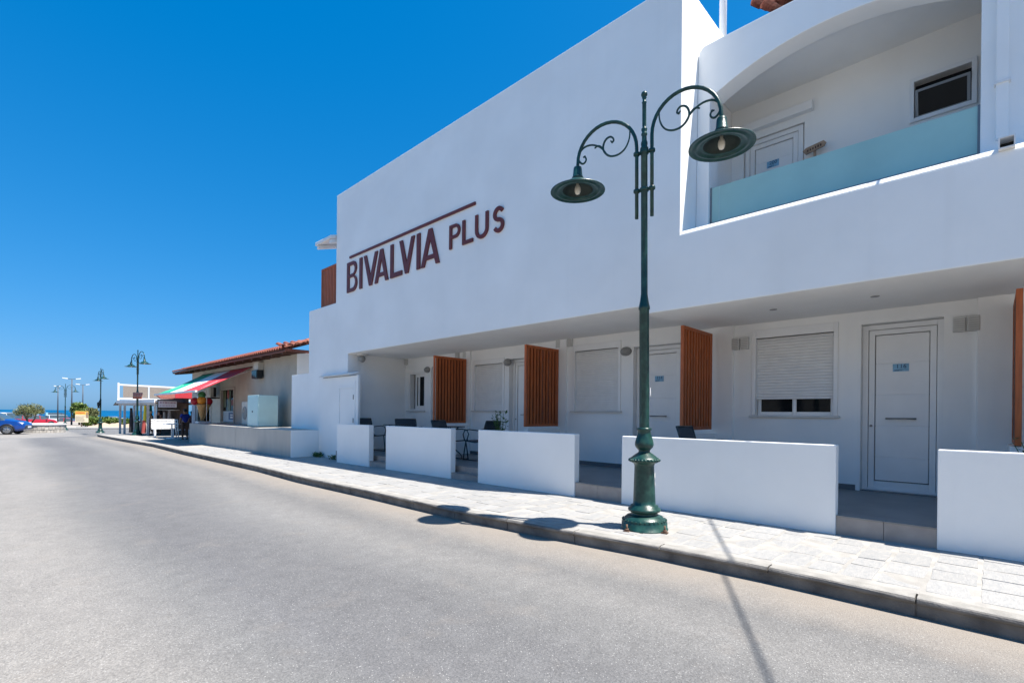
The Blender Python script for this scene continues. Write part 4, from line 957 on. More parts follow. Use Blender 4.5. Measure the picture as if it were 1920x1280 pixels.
# ice cream cone
q = shp(379, 796, .45); sc_ = q[0]; base = P(sc_, .45, ZB); pm = ((base-C0).dot(CF))/FPX
t = thing('cone_statue', 'giant ice cream cone with red orange and green scoops by the shop door', 'statue', base)
b = MB(); b.obox(base-SA*.26-SN*.2, SA*.5, SN*.46, (0, 0, .07)); b.build('base', M_wmetal, t)
zt0 = ZB+.07; H = (795-738)*pm
for k, nm in ((0, 'cone'), (1, 'cone')):
    b = MB(); top = base+Vector((0, 0, H*.62))+SN*(.17 if k else -.03)+SA*(.12 if k else 0); bot = base+Vector((0, 0, .12))+SN*(.06 if k else -.02)+SA*(.1 if k else 0)
    b.tube([bot+(top-bot)*u for u in np.linspace(0, 1, 9)], [.035+.155*u-(.01 if i % 2 else 0) for i, u in enumerate(np.linspace(0, 1, 9))], 14); b.build(nm, M_cone, t)
for ds, dz, r, m, nm in ((-.25, .71, .16, M_red, 'red_scoop'), (.25, .71, .17, M_red, 'red_scoop'), (-.03, .74, .18, M_orange, 'orange_scoop'), (-.02, .92, .15, M_pist, 'green_scoop')):
    b = MB(); b.ball(base+SN*ds+(SA*.12 if abs(ds) > .1 else SA*0)+Vector((0, 0, H*dz)), r, n=8); b.build(nm, m, t)
b = MB(); b.tube([base-SA*.24+SN*.10+Vector((0, 0, z)) for z in (.05, H*.5, H*.95)]+[base-SA*.20+SN*.06+Vector((0, 0, H*1.06)), base-SA*.1-SN*.02+Vector((0, 0, H*1.09))], .014, 8); b.build('support_rod', M_wmetal, t)

# ------------------------------------------------------------------ kiosk with roof terrace
kp = [G(x, y, PAV) for x, y in ((225, 812), (241, 812.5), (252, 814), (263.5, 815), (276, 816), (290.5, 817))]
K0, K1 = kp[0], kp[-1]; KA = (K1-K0); KA.z = 0; KL = KA.length; KA.normalize(); KN = Vector((-KA.y, KA.x, 0)); KN = KN if KN.x > 0 else -KN
pm0 = (K0-C0).dot(CF)/FPX
zr = lambda y, x=224: EYE+((767+.0104*x)-y)*pm0
kiosk = thing('kiosk_building', 'white timber souvenir kiosk with railed roof terrace beside the sea', 'kiosk', K0)
zpo = zr(752)
for i, q in enumerate(kp):
    q = K0+KA*((q-K0).dot(KA)); b = MB(); b.box(q.x-.055, q.x+.055, q.y-.055, q.y+.055, zp(q.y)-.1, zpo-.0); b.build('post', M_wtimber, kiosk)
for ext in (1, 2, 3.3):
    pass
KE = KL+5.5
b = MB(); b.obox(K0-KA*.15-KN*.06+Vector((0, 0, zpo-.10)), KA*(KL+.3), KN*.12, (0, 0, .10)); b.build('beam', M_wtimber, kiosk)
b = MB(); b.obox(K0-KA*.25-KN*.10+Vector((0, 0, zpo)), KA*(KL+.5), KN*4.0, (0, 0, .05)); b.obox(K0+KA*(KL+.25)+KN*1.5+Vector((0, 0, zpo)), KA*4.4, KN*2.4, (0, 0, .05)); b.build('roof_slab', M_darkwood, kiosk)
b = MB(); b.obox(K0-KA*.30-KN*.14+Vector((0, 0, zpo+.01)), KA*(KL+.6), KN*.04, (0, 0, .19)); b.build('fascia', M_wmetal, kiosk)
b = MB(); b.obox(K0-KA*.30-KN*.10+Vector((0, 0, zpo+.012)), KA*.04, KN*4.0, (0, 0, .188)); b.build('side_fascia', M_wmetal, kiosk)
b = MB(); b.obox(K0-KA*.31-KN*.10+Vector((0, 0, zpo+.16)), KN*2.2, -KA*.8-Vector((0, 0, .26)), (0, 0, .03)); b.build('thatch_eave', M_cane, kiosk)
# roof terrace rail: posts, rails and cane screens along the sea side
zt1, zt2 = zr(714.5), zr(741); R0 = K0-KA*.2-KN*.1; RD = (KN*.9-KA*.25).normalized(); RL = 5.2
b = MB(); b.obox(R0+Vector((0, 0, zpo+.05)), Vector((.1, 0, 0)), Vector((0, .1, 0)), (0, 0, zt1-zpo+.02)); b.build('corner_post', M_wmetal, kiosk)
for z, h in ((zt1-.1, .10), (zt2-.10, .12)):
    b = MB(); b.obox(R0+RD*.1+Vector((0, 0, z)), RD*RL, Vector((.03, .08, 0)), (0, 0, h)); b.build('rail', M_wmetal, kiosk)
for k in range(3):
    b = MB(); a = R0+RD*(.32+k*1.62); b.obox(a+Vector((0, 0, zt2+.04)), RD*1.5, Vector((.01, .03, 0)), (0, 0, zt1-zt2-.15)); b.build('cane_panel', M_cane, kiosk)
    b = MB(); b.obox(a+RD*1.53+Vector((0, 0, zt2+.02)), RD*.06, Vector((.02, .05, 0)), (0, 0, zt1-zt2-.12)); b.build('rail_post', M_wmetal, kiosk)
# back of the shop, goods
def col_at(x, dep): return C0+dep*(CF+(x-960)/FPX*CR0)
dK = (K1-C0).dot(CF)
qa, qb = col_at(296, dK+3.2), col_at(352, dK+1.0)
b = MB(); b.bar((qa.x, qa.y, .8), (qb.x, qb.y, .8), .1, 2.4); b.build('back_wall', mk('brown_boards', (.075, .045, .03), .8, .3, 4), kiosk)
qa, qb = col_at(299, dK+2.3), col_at(332, dK+1.2)
for z in (.55, 1.35): b = MB(); b.bar((qa.x, qa.y, z), (qb.x, qb.y, z), .25, .04); b.build('shelf', M_wtimber, kiosk)
q1, q2 = K0+KA*(KL+.35), K0+KA*(KL+2.6)
t = thing('shop_sign', 'white signboard with pink print hanging under the kiosk roof', 'sign', q1)
s0 = col_at(297, dK-.3); ppm = dK/FPX; s0 = Vector((s0.x, s0.y, 0))
wS = 38*ppm/1.33; za, zb = EYE+(770.3-751.5)*ppm, EYE+(770.3-763.5)*ppm
b = MB(); b.box(s0.x, s0.x+wS, s0.y-.02, s0.y+.02, zb, za); b.build('board', mk('sign_white_pink', (.80, .74, .74), .5, .03), t)
b = MB()
for r, (h0, h1) in enumerate(((.60, .84), (.20, .34))):
    x = s0.x+wS*.06
    while x < s0.x+wS*.9:
        e = random.uniform(.05, .13); b.box(x, min(x+e, s0.x+wS*.95), s0.y-.026, s0.y-.0215, zb+(za-zb)*h0, zb+(za-zb)*h1); x += e+.035
b.build('faded_print', mk('faded_rose_print', (.55, .36, .40), .6), t, kind='stuff')
# goods on stands
def garment(x, y, dpt, w_, z0f, z1f, m, lb, cat='clothes'):
    q = col_at(x, dK+(dpt-1)*40); pm = (q-C0).dot(CF)/FPX; zt_, zb_ = EYE+(770-z1f)*pm, EYE+(770-z0f)*pm; ww = w_*pm/2
    b = MB(); n = 7; vs_ = []
    for i in range(5):
        u = i/4
        for k in range(n): a = 2*pi*k/n; vs_.append((q.x+ww*(.55+.45*u)*cos(a)*(1+.2*sin(3*k+i)), q.y+ww*.5*sin(a), zt_+(zb_-zt_)*u))
    b.add(vs_, [(i*n+k, i*n+(k+1) % n, (i+1)*n+(k+1) % n, (i+1)*n+k) for i in range(4) for k in range(n)]+[tuple(range(n))], 0, True)
    return tag(b.build('hanging_clothes', m, fixn=False), lb, cat, 'goods hanging in the kiosk')
garment(272, 780, 1.02, 7, 792, 760, M_yellow, 'yellow beach wrap hanging in the kiosk')
garment(282, 770, 1.05, 6, 782, 757, mk('teal_cloth', (.02, .25, .22), .8), 'teal beach towel hanging in the kiosk')
garment(270, 795, 1.0, 8, 812, 788, mk('coral_cloth', (.33, .06, .05), .8), 'coral red garment low between the kiosk posts')
garment(246, 800, 1.03, 7, 811, 765, mk('black_cloth', (.02, .02, .025), .8), 'black garments between the left kiosk posts')
garment(308, 785, 1.04, 6, 794, 772, mk('pale_grey_cloth', (.5, .5, .5), .8), 'pale grey top on the kiosk rack')
garment(318, 785, 1.04, 9, 798, 768, mk('striped_grey_cloth', (.35, .33, .33), .8, .5, 30), 'grey patterned dress on the kiosk rack')
garment(302, 785, 1.06, 6, 796, 766, M_black, 'black dress on the kiosk rack')
garment(328, 785, 1.05, 6, 796, 770, mk('tan_cloth', (.3, .2, .13), .8), 'tan bag hanging on the kiosk rack')
# low orange canopy and red curtain between kiosk and shop
q = G(322, 821, PAV); y_ = q.y+3.0; pm = (at(322, 771, Y=y_)-C0).dot(CF)/FPX
xa, xb = at(299, 743, Y=y_).x, at(372, 743, Y=y_).x
t = thing('tiled_canopy', 'low orange tiled canopy between the kiosk and the striped awning', 'canopy', (xa, y_, 2))
za, zb = EYE+(770.3-739)*pm, EYE+(770.3-747)*pm
b = MB(); b.add([(xa, y_-.3, zb), (xb, y_-.3, zb+.06), (xb, y_+1, za+.1), (xa, y_+1, za), (xa, y_-.3, zb-.05), (xb, y_-.3, zb+.01), (xb, y_+1, za+.05), (xa, y_+1, za-.05)], [(0, 1, 2, 3), (4, 5, 6, 7), (0, 1, 5, 4), (1, 2, 6, 5), (2, 3, 7, 6), (3, 0, 4, 7)]); b.build('tile_slope', M_terra, t)
b = MB(); xr0, xr1 = at(325, 738, Y=y_).x, at(356, 738, Y=y_).x; b.box(xr0, xr1, y_-.45, y_-.40, zb+.03, za+.12); b.build('red_valance', M_awr, t)
b = MB(); b.box(xb-.06, xb, y_-.2, y_-.14, -.2, zb); b.build('post', M_wtimber, t)

# bench, cafe table and chair frames
def slat_bench(p, L, lb, m):
    t = thing('bench', lb, 'bench', p)
    dx = Vector((1, -.12, 0)).normalized(); dy = Vector((.12, 1, 0)).normalized()
    for k in range(4): b = MB(); b.obox(p+dy*(.42+.01*k)+Vector((0, 0, .48+.12*k)), dx*L, dy*.03, (0, 0, .10)); b.build('back_slat', m, t)
    for k in range(3): b = MB(); b.obox(p+dy*(.02+k*.14)+Vector((0, 0, .42)), dx*L, dy*.12, (0, 0, .035)); b.build('seat_slat', m, t)
    for u in (.12, .88): b = MB(); b.obox(p+dx*(L*u)+Vector((0, 0, 0)), dx*.07, dy*.42, (0, 0, .42)); b.obox(p+dx*(L*u)+dy*.45, dx*.07, dy*.05, (0, 0, .9)); b.build('leg', m, t)
q = G(284, 819.5, PAV); pm = (q-C0).dot(CF)/FPX; slat_bench(q, 49*pm/1.33, 'long white slatted bench in front of the kiosk', M_wmetal)
q = G(322, 822, PAV)
t = thing('cafe_table', 'white cafe table on the pavement right of the white bench', 'table', q)
b = MB(); b.lathe([(0, .70), (.38, .70), (.38, .73), (0, .73)], q, 20); b.build('table_top', M_wmetal, t)
b = MB(); b.tube([q, q+Vector((0, 0, .7))], .03, 8); b.lathe([(0, 0), (.24, 0), (.22, .03), (.03, .05)], q, 14); b.build('pedestal', M_wmetal, t)
q = G(335, 823, PAV)
t = thing('cafe_chair', 'white metal cafe chair beside the person in blue', 'chair', q)
for dx_, dy_, h in ((0, 0, .95), (.42, 0, .45), (0, .42, .95), (.42, .42, .45)): b = MB(); b.tube([q+Vector((dx_, dy_, 0)), q+Vector((dx_-(.06 if h > .5 else 0), dy_, h))], .022, 8); b.build('leg', M_wmetal, t)
b = MB(); b.obox(q+Vector((0, 0, .43)), (.44, 0, 0), (0, .44, 0), (0, 0, .03)); b.build('seat', M_wmetal, t)
b = MB()
for z in (.62, .78, .92): b.tube([q+Vector((-.05, 0, z)), q+Vector((-.05, .42, z))], .018, 8)
b.build('backrest', M_wmetal, t)

# ------------------------------------------------------------------ people
def person(loc, rz, hgt, shirt, trouser, lb, bag=None, hat=None, arm=.12):
    t = thing('person', lb, 'person', loc, rz); s = hgt/1.75; t.scale = (s, s, s)
    J = {'pel': (0, 0, .95, .13), 'spine': (0, 0, 1.15, .125), 'chest': (.01, 0, 1.34, .145), 'neck': (.0, 0, 1.49, .055), 'head0': (.01, 0, 1.57, .075), 'head1': (.015, 0, 1.67, .088), 'top': (.01, 0, 1.735, .06)}
    E_ = [('pel', 'spine'), ('spine', 'chest'), ('chest', 'neck'), ('neck', 'head0'), ('head0', 'head1'), ('head1', 'top')]
    for n_, sd in (('l', 1), ('r', -1)):
        J.update({n_+'sh': (0, sd*.175, 1.42, .06), n_+'el': (-.02+arm*.3, sd*.235, 1.15, .042), n_+'wr': (.05+arm, sd*.22, .93, .03), n_+'ha': (.08+arm, sd*.215, .84, .035), n_+'hip': (0, sd*.095, .90, .095), n_+'kn': (.03*sd+.02, sd*.10, .50, .06), n_+'an': (.05*sd-.02, sd*.105, .09, .04), n_+'ft': (.05*sd+.12, sd*.12, .03, .035)})
        E_ += [('chest', n_+'sh'), (n_+'sh', n_+'el'), (n_+'el', n_+'wr'), (n_+'wr', n_+'ha'), ('pel', n_+'hip'), (n_+'hip', n_+'kn'), (n_+'kn', n_+'an'), (n_+'an', n_+'ft')]
    def skin(name, keys, m, grow=0, cut={}):
        ks = [k for k in J if k in keys]; ix = {k: i for i, k in enumerate(ks)}; me = bpy.data.meshes.new(name)
        co = []
        for k in ks: co.append(J[k][:3] if k not in cut else cut[k])
        me.from_pydata(co, [(ix[a], ix[c]) for a, c in E_ if a in ix and c in ix], [])
        o = link(name, me, t, False); me.materials.append(m)
        md = o.modifiers.new('skin', 'SKIN'); md.use_smooth_shade = True
        for i, k in enumerate(ks): v = me.skin_vertices[0].data[i]; v.radius = (J[k][3]+grow, J[k][3]+grow); v.use_root = (k == ('pel' if 'pel' in ks else ks[0]))
        sd = o.modifiers.new('sub', 'SUBSURF'); sd.levels = sd.render_levels = 2
        return o
    skin('body', set(J), M_skin)
    skin('shirt', {'pel', 'spine', 'chest', 'lsh', 'rsh', 'lel', 'rel'}, shirt, .022, {'pel': (0, 0, .93), 'lel': (-.01+arm*.1, .215, 1.25), 'rel': (-.01+arm*.1, -.215, 1.25)})
    skin('trousers', {'pel', 'lhip', 'rhip', 'lkn', 'rkn', 'lan', 'ran'}, trouser, .02, {'lan': (.03, .105, .16), 'ran': (-.07, -.105, .16)})
    b = MB(); b.ball((-.012, 0, 1.685), .104, n=8, sq=(1, .92, .98)); b.build('hair', hat or M_hair, t, world=False)
    b = MB()
    for sd in (1, -1): b.box(-.06, .17, sd*.11-.045, sd*.11+.045, .0, .07)
    b.build('shoes', M_black, t, world=False, bevel=.02)
    if bag: b = MB(); b.box(-.30, -.15, -.15, .15, 1.0, 1.42); b.build('backpack', bag, t, world=False, bevel=.05)
    return t
def pscale(px, yf, yt):
    q = G(px, yf, PAV); d = (q-C0).dot(CF); return q, (yf-yt)/FPX*d
q, h = pscale(346.5, 823.5, 767); person(q, 1.7, h, M_blue, M_brown, 'person in a blue shirt and brown trousers seen from behind by the shop')
q, h = pscale(356, 822, 771); person(q+Vector((.15, .3, 0)), 1.2, h, M_maroon, M_black, 'person in dark clothes with a backpack beside the blue shirted person', M_maroon)
q, h = pscale(282, 816, 770); person(q+Vector((.5, .6, 0)), -2.2, h, mk('black_shirt_cloth', (.02, .02, .022), .8), M_black, 'person in black standing among the kiosk posts')
q, h = pscale(268, 816, 771); person(q+Vector((.5, .8, 0)), 2.6, h, M_cream, M_maroon, 'person in a cream top and pale hat in the kiosk', None, M_cream)

# ------------------------------------------------------------------ cars
def car(lb, col, loc, rz, kind='hatch', L=4.0, W=1.70, H=1.48, group='parked cars'):
    t = thing('car', lb, 'car', loc, rz, group); paint = mk('car_paint_'+col[0], col[1], .28, .02, 2, spec=.5, coat=.6)
    h = L/2
    # stations along the length: x, sill z, bonnet/belt z, roof z (or None), half width
    if kind == 'suv': H += .12
    if kind == 'hatch': st = [(-h, .38, .80, None, .74), (-h+.10, .28, .95, 1.02, .82), (-h+.45, .24, .98, H-.06, .85), (-h+1.3, .22, .96, H, .85), (.15, .22, .94, H-.02, .85), (.55, .22, .93, H-.12, .85), (1.05, .22, .92, 1.0, .85), (h-.35, .24, .84, None, .82), (h-.06, .30, .70, None, .70), (h, .36, .58, None, .62)]
    elif kind == 'suv': st = [(-h, .42, .95, None, .76), (-h+.06, .32, 1.25, H-.12, .84), (-h+.3, .30, 1.28, H-.02, .86), (-h+1.5, .28, 1.28, H, .86), (.2, .28, 1.24, H-.02, .86), (.6, .28, 1.2, H-.14, .86), (1.0, .28, 1.0, 1.07, .86), (h-.3, .3, .95, None, .84), (h-.05, .36, .82, None, .74), (h, .40, .62, None, .68)]
    else: st = [(-h, .36, .85, None, .72), (-h+.3, .26, .94, None, .82), (-h+.75, .24, .95, 1.0, .85), (-h+1.3, .22, .94, H-.05, .85), (-.2, .22, .93, H, .85), (.35, .22, .92, H-.06, .85), (1.0, .22, .90, .97, .85), (h-.5, .24, .82, None, .83), (h-.06, .30, .68, None, .70), (h, .36, .55, None, .62)]
    s = W/1.70; b = MB(); g = MB(); rows = []
    for x, zs, zb_, zr_, w_ in st:
        w_ *= s; rz_ = zr_ if zr_ else zb_+.03; rw = w_*.74 if zr_ and zr_ > zb_+.1 else w_*.90
        half = [(w_*.86, zs), (w_, zs+.12), (w_*1.0, (zs+zb_)/2+.05), (w_*.97, zb_), (rw, rz_-.02), (rw*.8, rz_+.012), (0, rz_+.02)]
        rows.append([(x, y, z) for y, z in half]+[(x, -y, z) for y, z in half[-2::-1]])
    n = len(rows[0])
    for i in range(len(st)-1):
        cab = (st[i][3] and st[i][3] > st[i][2]+.1) or (st[i+1][3] and st[i+1][3] > st[i+1][2]+.1)
        for j in range(n-1):
            q = [rows[i][j], rows[i][j+1], rows[i+1][j+1], rows[i+1][j]]
            side = cab and j in (3, n-5)
            slope = cab and j in (4, 5, n-7, n-6) and abs((st[i][3] or st[i][2])-(st[i+1][3] or st[i+1][2])) > .2
            (g if side or slope else b).add(q, [(0, 1, 2, 3)], 0, not (side or slope))
    for r in (rows[0], rows[-1]): b.add(r, [tuple(range(n))])
    b.add([r[0] for r in rows]+[r[-1] for r in rows], [(i, i+1, len(rows)+i+1, len(rows)+i) for i in range(len(rows)-1)])
    bo = b.build('body', paint, t, world=False); g.build('glazing', mk('car_glass', (.06, .085, .095), .08, .1, 3, spec=.8), t, world=False)
    # pillars over the side glass
    b = MB()
    for sy in (1, -1):
        for i in (2, 4):
            p0, p1 = Vector(rows[i][3]), Vector(rows[i][4]); p0.y *= sy; p1.y *= sy; b.bar(p0+Vector((0, sy*.012, 0)), p1+Vector((0, sy*.012, 0)), .07, .03, (0, sy, 0))
    b.build('pillar', paint, t, world=False)
    wr = .31 if kind != 'suv' else .36
    for x in (-h+.75, h-.80):
        for sy in (1, -1):
            R2 = Matrix.Rotation(radians(-90*sy), 3, 'X'); c = (x, sy*(.83*s), wr)
            b = MB(); b.lathe([(wr*.62, -.16), (wr*.95, -.17), (wr, -.12), (wr, .02), (wr*.95, .05), (wr*.66, .05)], c, 20, axis=R2); wh = b.build('wheel', M_tyre, t, world=False)
            b = MB(); b.lathe([(0, .045), (wr*.2, .05), (wr*.25, .02), (wr*.66, .02)], c, 20, 0, R2)
            for k in range(5): a = 2*pi*k/5; v = R2 @ Vector((cos(a), sin(a), 0)); cc = Vector(c)+R2 @ Vector((0, 0, .035)); b.bar(cc, cc+v*wr*.64, wr*.16, .03, R2 @ Vector((0, 0, 1)))
            b.build('rim', M_rim, wh, world=False)
            b = MB(); pts = [(x+wr*1.16*cos(a), sy*(.853*s), wr+wr*1.16*sin(a)) for a in np.linspace(-.15, pi+.15, 14)]; b.tube(pts, .035, 6); b.build('wheel_arch', M_black, t, world=False)
    for sy in (1, -1):
        b = MB(); b.obox((h-.42, sy*.60*s, .70), (.34, -sy*.10*s, -.05), (0, sy*.20*s, 0), (0, 0, .13)); b.build('headlight', M_lens, t, world=False, bevel=.02)
        b = MB(); b.box(-h-.01, -h+.14, sy*.55*s, sy*.79*s, .78, .98); b.build('tail_lamp', M_tail, t, world=False, bevel=.02)
        b = MB(); b.box(.72, .90, sy*.88*s, sy*1.02*s, .95, 1.06); b.build('wing_mirror', paint, t, world=False, bevel=.03)
        b = MB(); b.box(h-.14, h-.03, sy*.50*s, sy*.62*s, .36, .46); b.build('fog_lamp', M_lens, t, world=False, bevel=.01)
    b = MB(); b.add([(h+.015, -.52, .58), (h+.015, .52, .58), (h+.03, .60, .36), (h+.03, -.60, .36), (h-.1, -.52, .58), (h-.1, .52, .58), (h-.1, .6, .36), (h-.1, -.6, .36)], [(0, 1, 2, 3), (0, 1, 5, 4), (2, 3, 7, 6), (1, 2, 6, 5), (0, 3, 7, 4)]); b.build('grille', M_black, t, world=False)
    b = MB(); b.box(h+.03, h+.045, -.26, .26, .43, .54); b.build('number_plate', M_platew, t, world=False)
    b = MB(); b.box(-h-.02, -h, -.26, .26, .6, .71); b.build('number_plate', M_platew, t, world=False)
    return t
q1, q2 = G(14, 814), G(48, 814.5)
hd = Vector((.945, -.33, 0)); cen = G(14, 814.5)+Vector((-1.2*.945+.27, .33*1.2+.8, 0)); 
car('blue hatchback turning at the left edge of the road', ('blue', (.002, .042, .23)), (cen.x, cen.y, zg(cen.y)), math.atan2(hd.y, hd.x), 'hatch', 3.95, 1.70, 1.47)
LZ = lambda Y: zg(Y)+.008
def far_car(lb, col, x0, x1, yt, kind, yaw=0., L=4.2, H=1.48):
    d = H/((yt[1]-yt[0])/FPX); wpx = (x1-x0); Xw = wpx*d/FPX/1.41
    xm = (x0+x1)/2; u = (xm-960)/FPX; q = C0+d*(CF+u*CR0); return car(lb, col, (q.x, q.y, EYE-(yt[1]-768)/FPX*d), yaw, kind, L, 1.72, H)
RED = ('red', (.42, .012, .03)); WHT = ('white', (.74, .74, .74))
far_car('red hatchback parked behind the stone planter', RED, 46, 88, (778.5, 799), 'hatch', .35)
far_car('second red car half hidden behind the planter wall', RED, 108, 147, (783, 800), 'sedan', -.5)
far_car('white four wheel drive parked at far left behind the blue car', WHT, 4, 34, (775.5, 797), 'suv', 1.0, 4.4, 1.75)
far_car('white van behind the red cars in the car park', WHT, 96, 137, (778.5, 796.5), 'suv', .2, 4.6, 1.8)
far_car('blue green car under the pruned tree', ('teal', (.01, .15, .28)), 36, 60, (777, 797), 'hatch', .8)
far_car('dark car with roof rack beyond the white van', ('black', (.03, .03, .035)), 100, 124, (774.5, 790), 'suv', .1, 4.4, 1.7)
far_car('silver car beyond the hedge with a red tail', ('silver', (.5, .48, .48)), 190, 222, (779.5, 792), 'hatch', 2.6)
far_car('white car beyond the hedge at the kiosk corner', WHT, 218, 238, (782, 793), 'sedan', 2.8)
far_car('grey car low at the far left between van and tree', ('grey', (.12, .13, .14)), 24, 42, (779, 798), 'sedan', -1.0)

# ------------------------------------------------------------------ planter, vegetation, billboard, far lamps
a_, c_ = G(34, 811), G(125, 810.5); cx = (a_+c_)/2; rad = .95*abs(c_.x-a_.x)/2*1.06; cx = Vector((cx.x, cx.y+rad*.55, 0)); pmx = (cx-C0).dot(CF)/FPX
ztop = EYE-(794.5-768.5)*pmx
t = thing('stone_planter', 'round raised planter of rubble stone with white rim', 'planter', (cx.x, cx.y, zg(cx.y)))
zb0 = zg(cx.y)-.1
b = MB(); b.lathe([(rad-.05, 0), (rad-.05, ztop-.1-zb0)], (cx.x, cx.y, zb0), 40); b.build('core', M_mortar, t)
n = 40
for i in range(n):
    for r_ in range(2):
        a0 = 2*pi*(i+.5*r_)/n; a1 = a0+2*pi/n*.93; am = (a0+a1)/2
        if sin(am) > .35: continue
        h = (ztop-.1-zb0)/2; r1 = rad+random.uniform(-.01, .03); b = MB(); z0_ = zb0+h*r_+.01; z1_ = zb0+h*(r_+1)-.015
        vs_ = [(cx.x+rr*cos(a), cx.y+rr*sin(a), z) for z in (z0_, z1_) for rr in (rad-.06, r1) for a in (a0, a1)]
        b.add(vs_, [(0, 1, 3, 2), (4, 6, 7, 5), (0, 4, 5, 1), (2, 3, 7, 6), (0, 2, 6, 4), (1, 5, 7, 3)]); b.build('stone', M_stone, t)
b = MB(); b.lathe([(0, ztop-.06), (rad-.3, ztop-.06), (rad-.3, ztop), (rad+.06, ztop), (rad+.06, ztop-.10), (rad-.1, ztop-.10)], (cx.x, cx.y, 0), 40); b.build('rim', M_wmetal, t)
def tree(lb, x0, x1, yt, yb, dscale_px, dep, m, trunks=3, n=1500, leaf=.08, name='tree', cat='tree', trunk_to=None, group=None, flat=.5):
    """crown seen between x0..x1 and yt..yb at camera depth dep"""
    u = ((x0+x1)/2-960)/FPX; c = C0+dep*(CF+u*CR0); zt_, zb_ = EYE+(768.5-yt)/FPX*dep, EYE+(768.5-yb)/FPX*dep
    rx = (x1-x0)/2*dep/FPX/1.41; rz_ = (zt_-zb_)/2; cen = Vector((c.x, c.y, (zt_+zb_)/2)); ground = trunk_to if trunk_to is not None else zg(c.y)
    t = thing(name, lb, cat, (c.x, c.y, ground), 0, group)
    b = MB()
    for k in range(trunks):
        a = random.uniform(0, 2*pi); e = cen+Vector((cos(a)*rx*.5, sin(a)*rx*.5, -rz_*.1)); s_ = Vector((c.x+random.uniform(-.1, .1)*rx, c.y, ground)); md = s_.lerp(e, .45)+Vector((random.uniform(-.15, .15)*rx, 0, 0))
        b.tube([s_, md, e], [rx*.07, rx*.05, rx*.02], 6)
        for j in range(3): f = e+Vector((random.uniform(-.4, .4)*rx, random.uniform(-.4, .4)*rx, random.uniform(.1, .6)*rz_)); b.tube([md.lerp(e, .5), f], [rx*.03, rx*.01], 5)
    b.build('trunk', M_bark, t)
    cl = [(Vector((random.gauss(0, .45), random.gauss(0, .45), random.gauss(0, .42)))) for _ in range(48)]
    cl = [v if v.length < .9 else v*(.9/v.length) for v in cl]; b = MB()
    for k in range(n):
        v = random.choice(cl)+Vector((random.gauss(0, .17), random.gauss(0, .17), random.gauss(0, .17)))
        if v.length > 1.08: v *= 1.05/v.length
        q = cen+Vector((v.x*rx, v.y*rx, v.z*rz_)); d = Vector((random.uniform(-1, 1), random.uniform(-1, 1), random.uniform(-.4, 1))).normalized()*leaf*random.uniform(.6, 1.4); e = d.cross(Vector((random.uniform(-1, 1), random.uniform(-1, 1), random.uniform(-1, 1)))).normalized()*leaf*.3
        b.add([q, q+d*.5+e, q+d, q+d*.5-e], [(0, 1, 2, 3)])
    b.build('crown', m, t, fixn=False, kind='stuff'); return t
dpl = (cx-C0).dot(CF)
tree('low spreading olive coloured tree behind the stone planter', 25, 83, 756.5, 783, 1, dpl+1.0, M_leafdry, 4, 5200, .08, trunk_to=ztop-.1)
tree('green shrubby tree left of the yellow billboard', 131, 168, 755, 786, 1, 62, M_hedge, 4, 3600, .24)
tree('lower olive shrub right of the yellow billboard', 160, 184, 764, 786, 1, 60, M_leafdry, 3, 2400, .22)
for i, (x0, x1, yt, yb, dp) in enumerate(((150, 176, 778, 798, 54), (168, 196, 781, 796, 55), (190, 214, 782.5, 794, 56), (208, 232, 783.5, 794, 56), (228, 246, 785, 797, 50))):
    tree(['clump of green hedge below the billboard', 'green hedge clump left of the far corner lamp', 'green hedge clump right of the far corner lamp', 'green hedge clump before the silver car', 'yellowish hedge clump at the left kiosk post'][i], x0, x1, yt, yb, 1, dp, M_hedge, 2, 2200, .2, 'hedge_shrub', 'shrub', None, 'hedge shrubs along the car park')
# sand bank behind the corner
b = MB(); vs_ = []; u0 = 20
for i in range(14):
    for j in range(5):
        xpx = 160+i*9; dp = 46+j*2.2; u = (xpx-960)/FPX; q = C0+dp*(CF+u*CR0); vs_.append((q.x, q.y, zg(q.y)+.02+(.45*sin(pi*j/4)*min(1, i/3))*(1+.2*sin(i*2.1))))
b.add(vs_, [(i*5+j, i*5+j+1, (i+1)*5+j+1, (i+1)*5+j) for i in range(13) for j in range(4)], 0, True); b.build('sand_bank', M_sand, kind='structure', fixn=False)
# kerbed traffic island line beyond the junction
b = MB(); vs_ = []
for i in range(24):
    xpx = 118+i*6.5; dp = 44.5+.05*i; u = (xpx-960)/FPX; q = C0+dp*(CF+u*CR0)
    for dz, dy in ((-.1, 0), (.13, 0), (.14, .12), (.14, 3.2)): vs_.append((q.x, q.y+dy, zg(q.y)+dz))
b.add(vs_, [(i*4+j, i*4+j+1, (i+1)*4+j+1, (i+1)*4+j) for i in range(23) for j in range(3)]); b.build('far_pavement', M_mortar, kind='structure', fixn=False)
# billboard
dp = 50; u = (153.5-960)/FPX; q = C0+dp*(CF+u*CR0); pm = dp/FPX; wx = 13.3*pm/1.41; zt_, zb_ = EYE+(768.6-770.5)*pm, EYE+(768.6-791.5)*pm
t = thing('billboard', 'cream information board with a yellow header on a low base', 'billboard', (q.x, q.y, zg(q.y)))
b = MB(); b.box(q.x-wx, q.x+wx, q.y, q.y+.06, zb_, zb_+(zt_-zb_)*.68); b.build('cream_panel', mk('cream_board', (.62, .55, .40), .6), t)
b = MB(); b.box(q.x-wx, q.x+wx, q.y, q.y+.06, zb_+(zt_-zb_)*.685, zt_); b.build('yellow_header', mk('yellow_board', (.66, .43, .08), .6), t)
b = MB(); hz = zt_-zb_
for k in range(9): b.box(q.x-wx*.92+k*wx*.155, q.x-wx*.92+k*wx*.155+wx*.12, q.y-.014, q.y-.002, zb_+hz*.80, zb_+hz*.92)
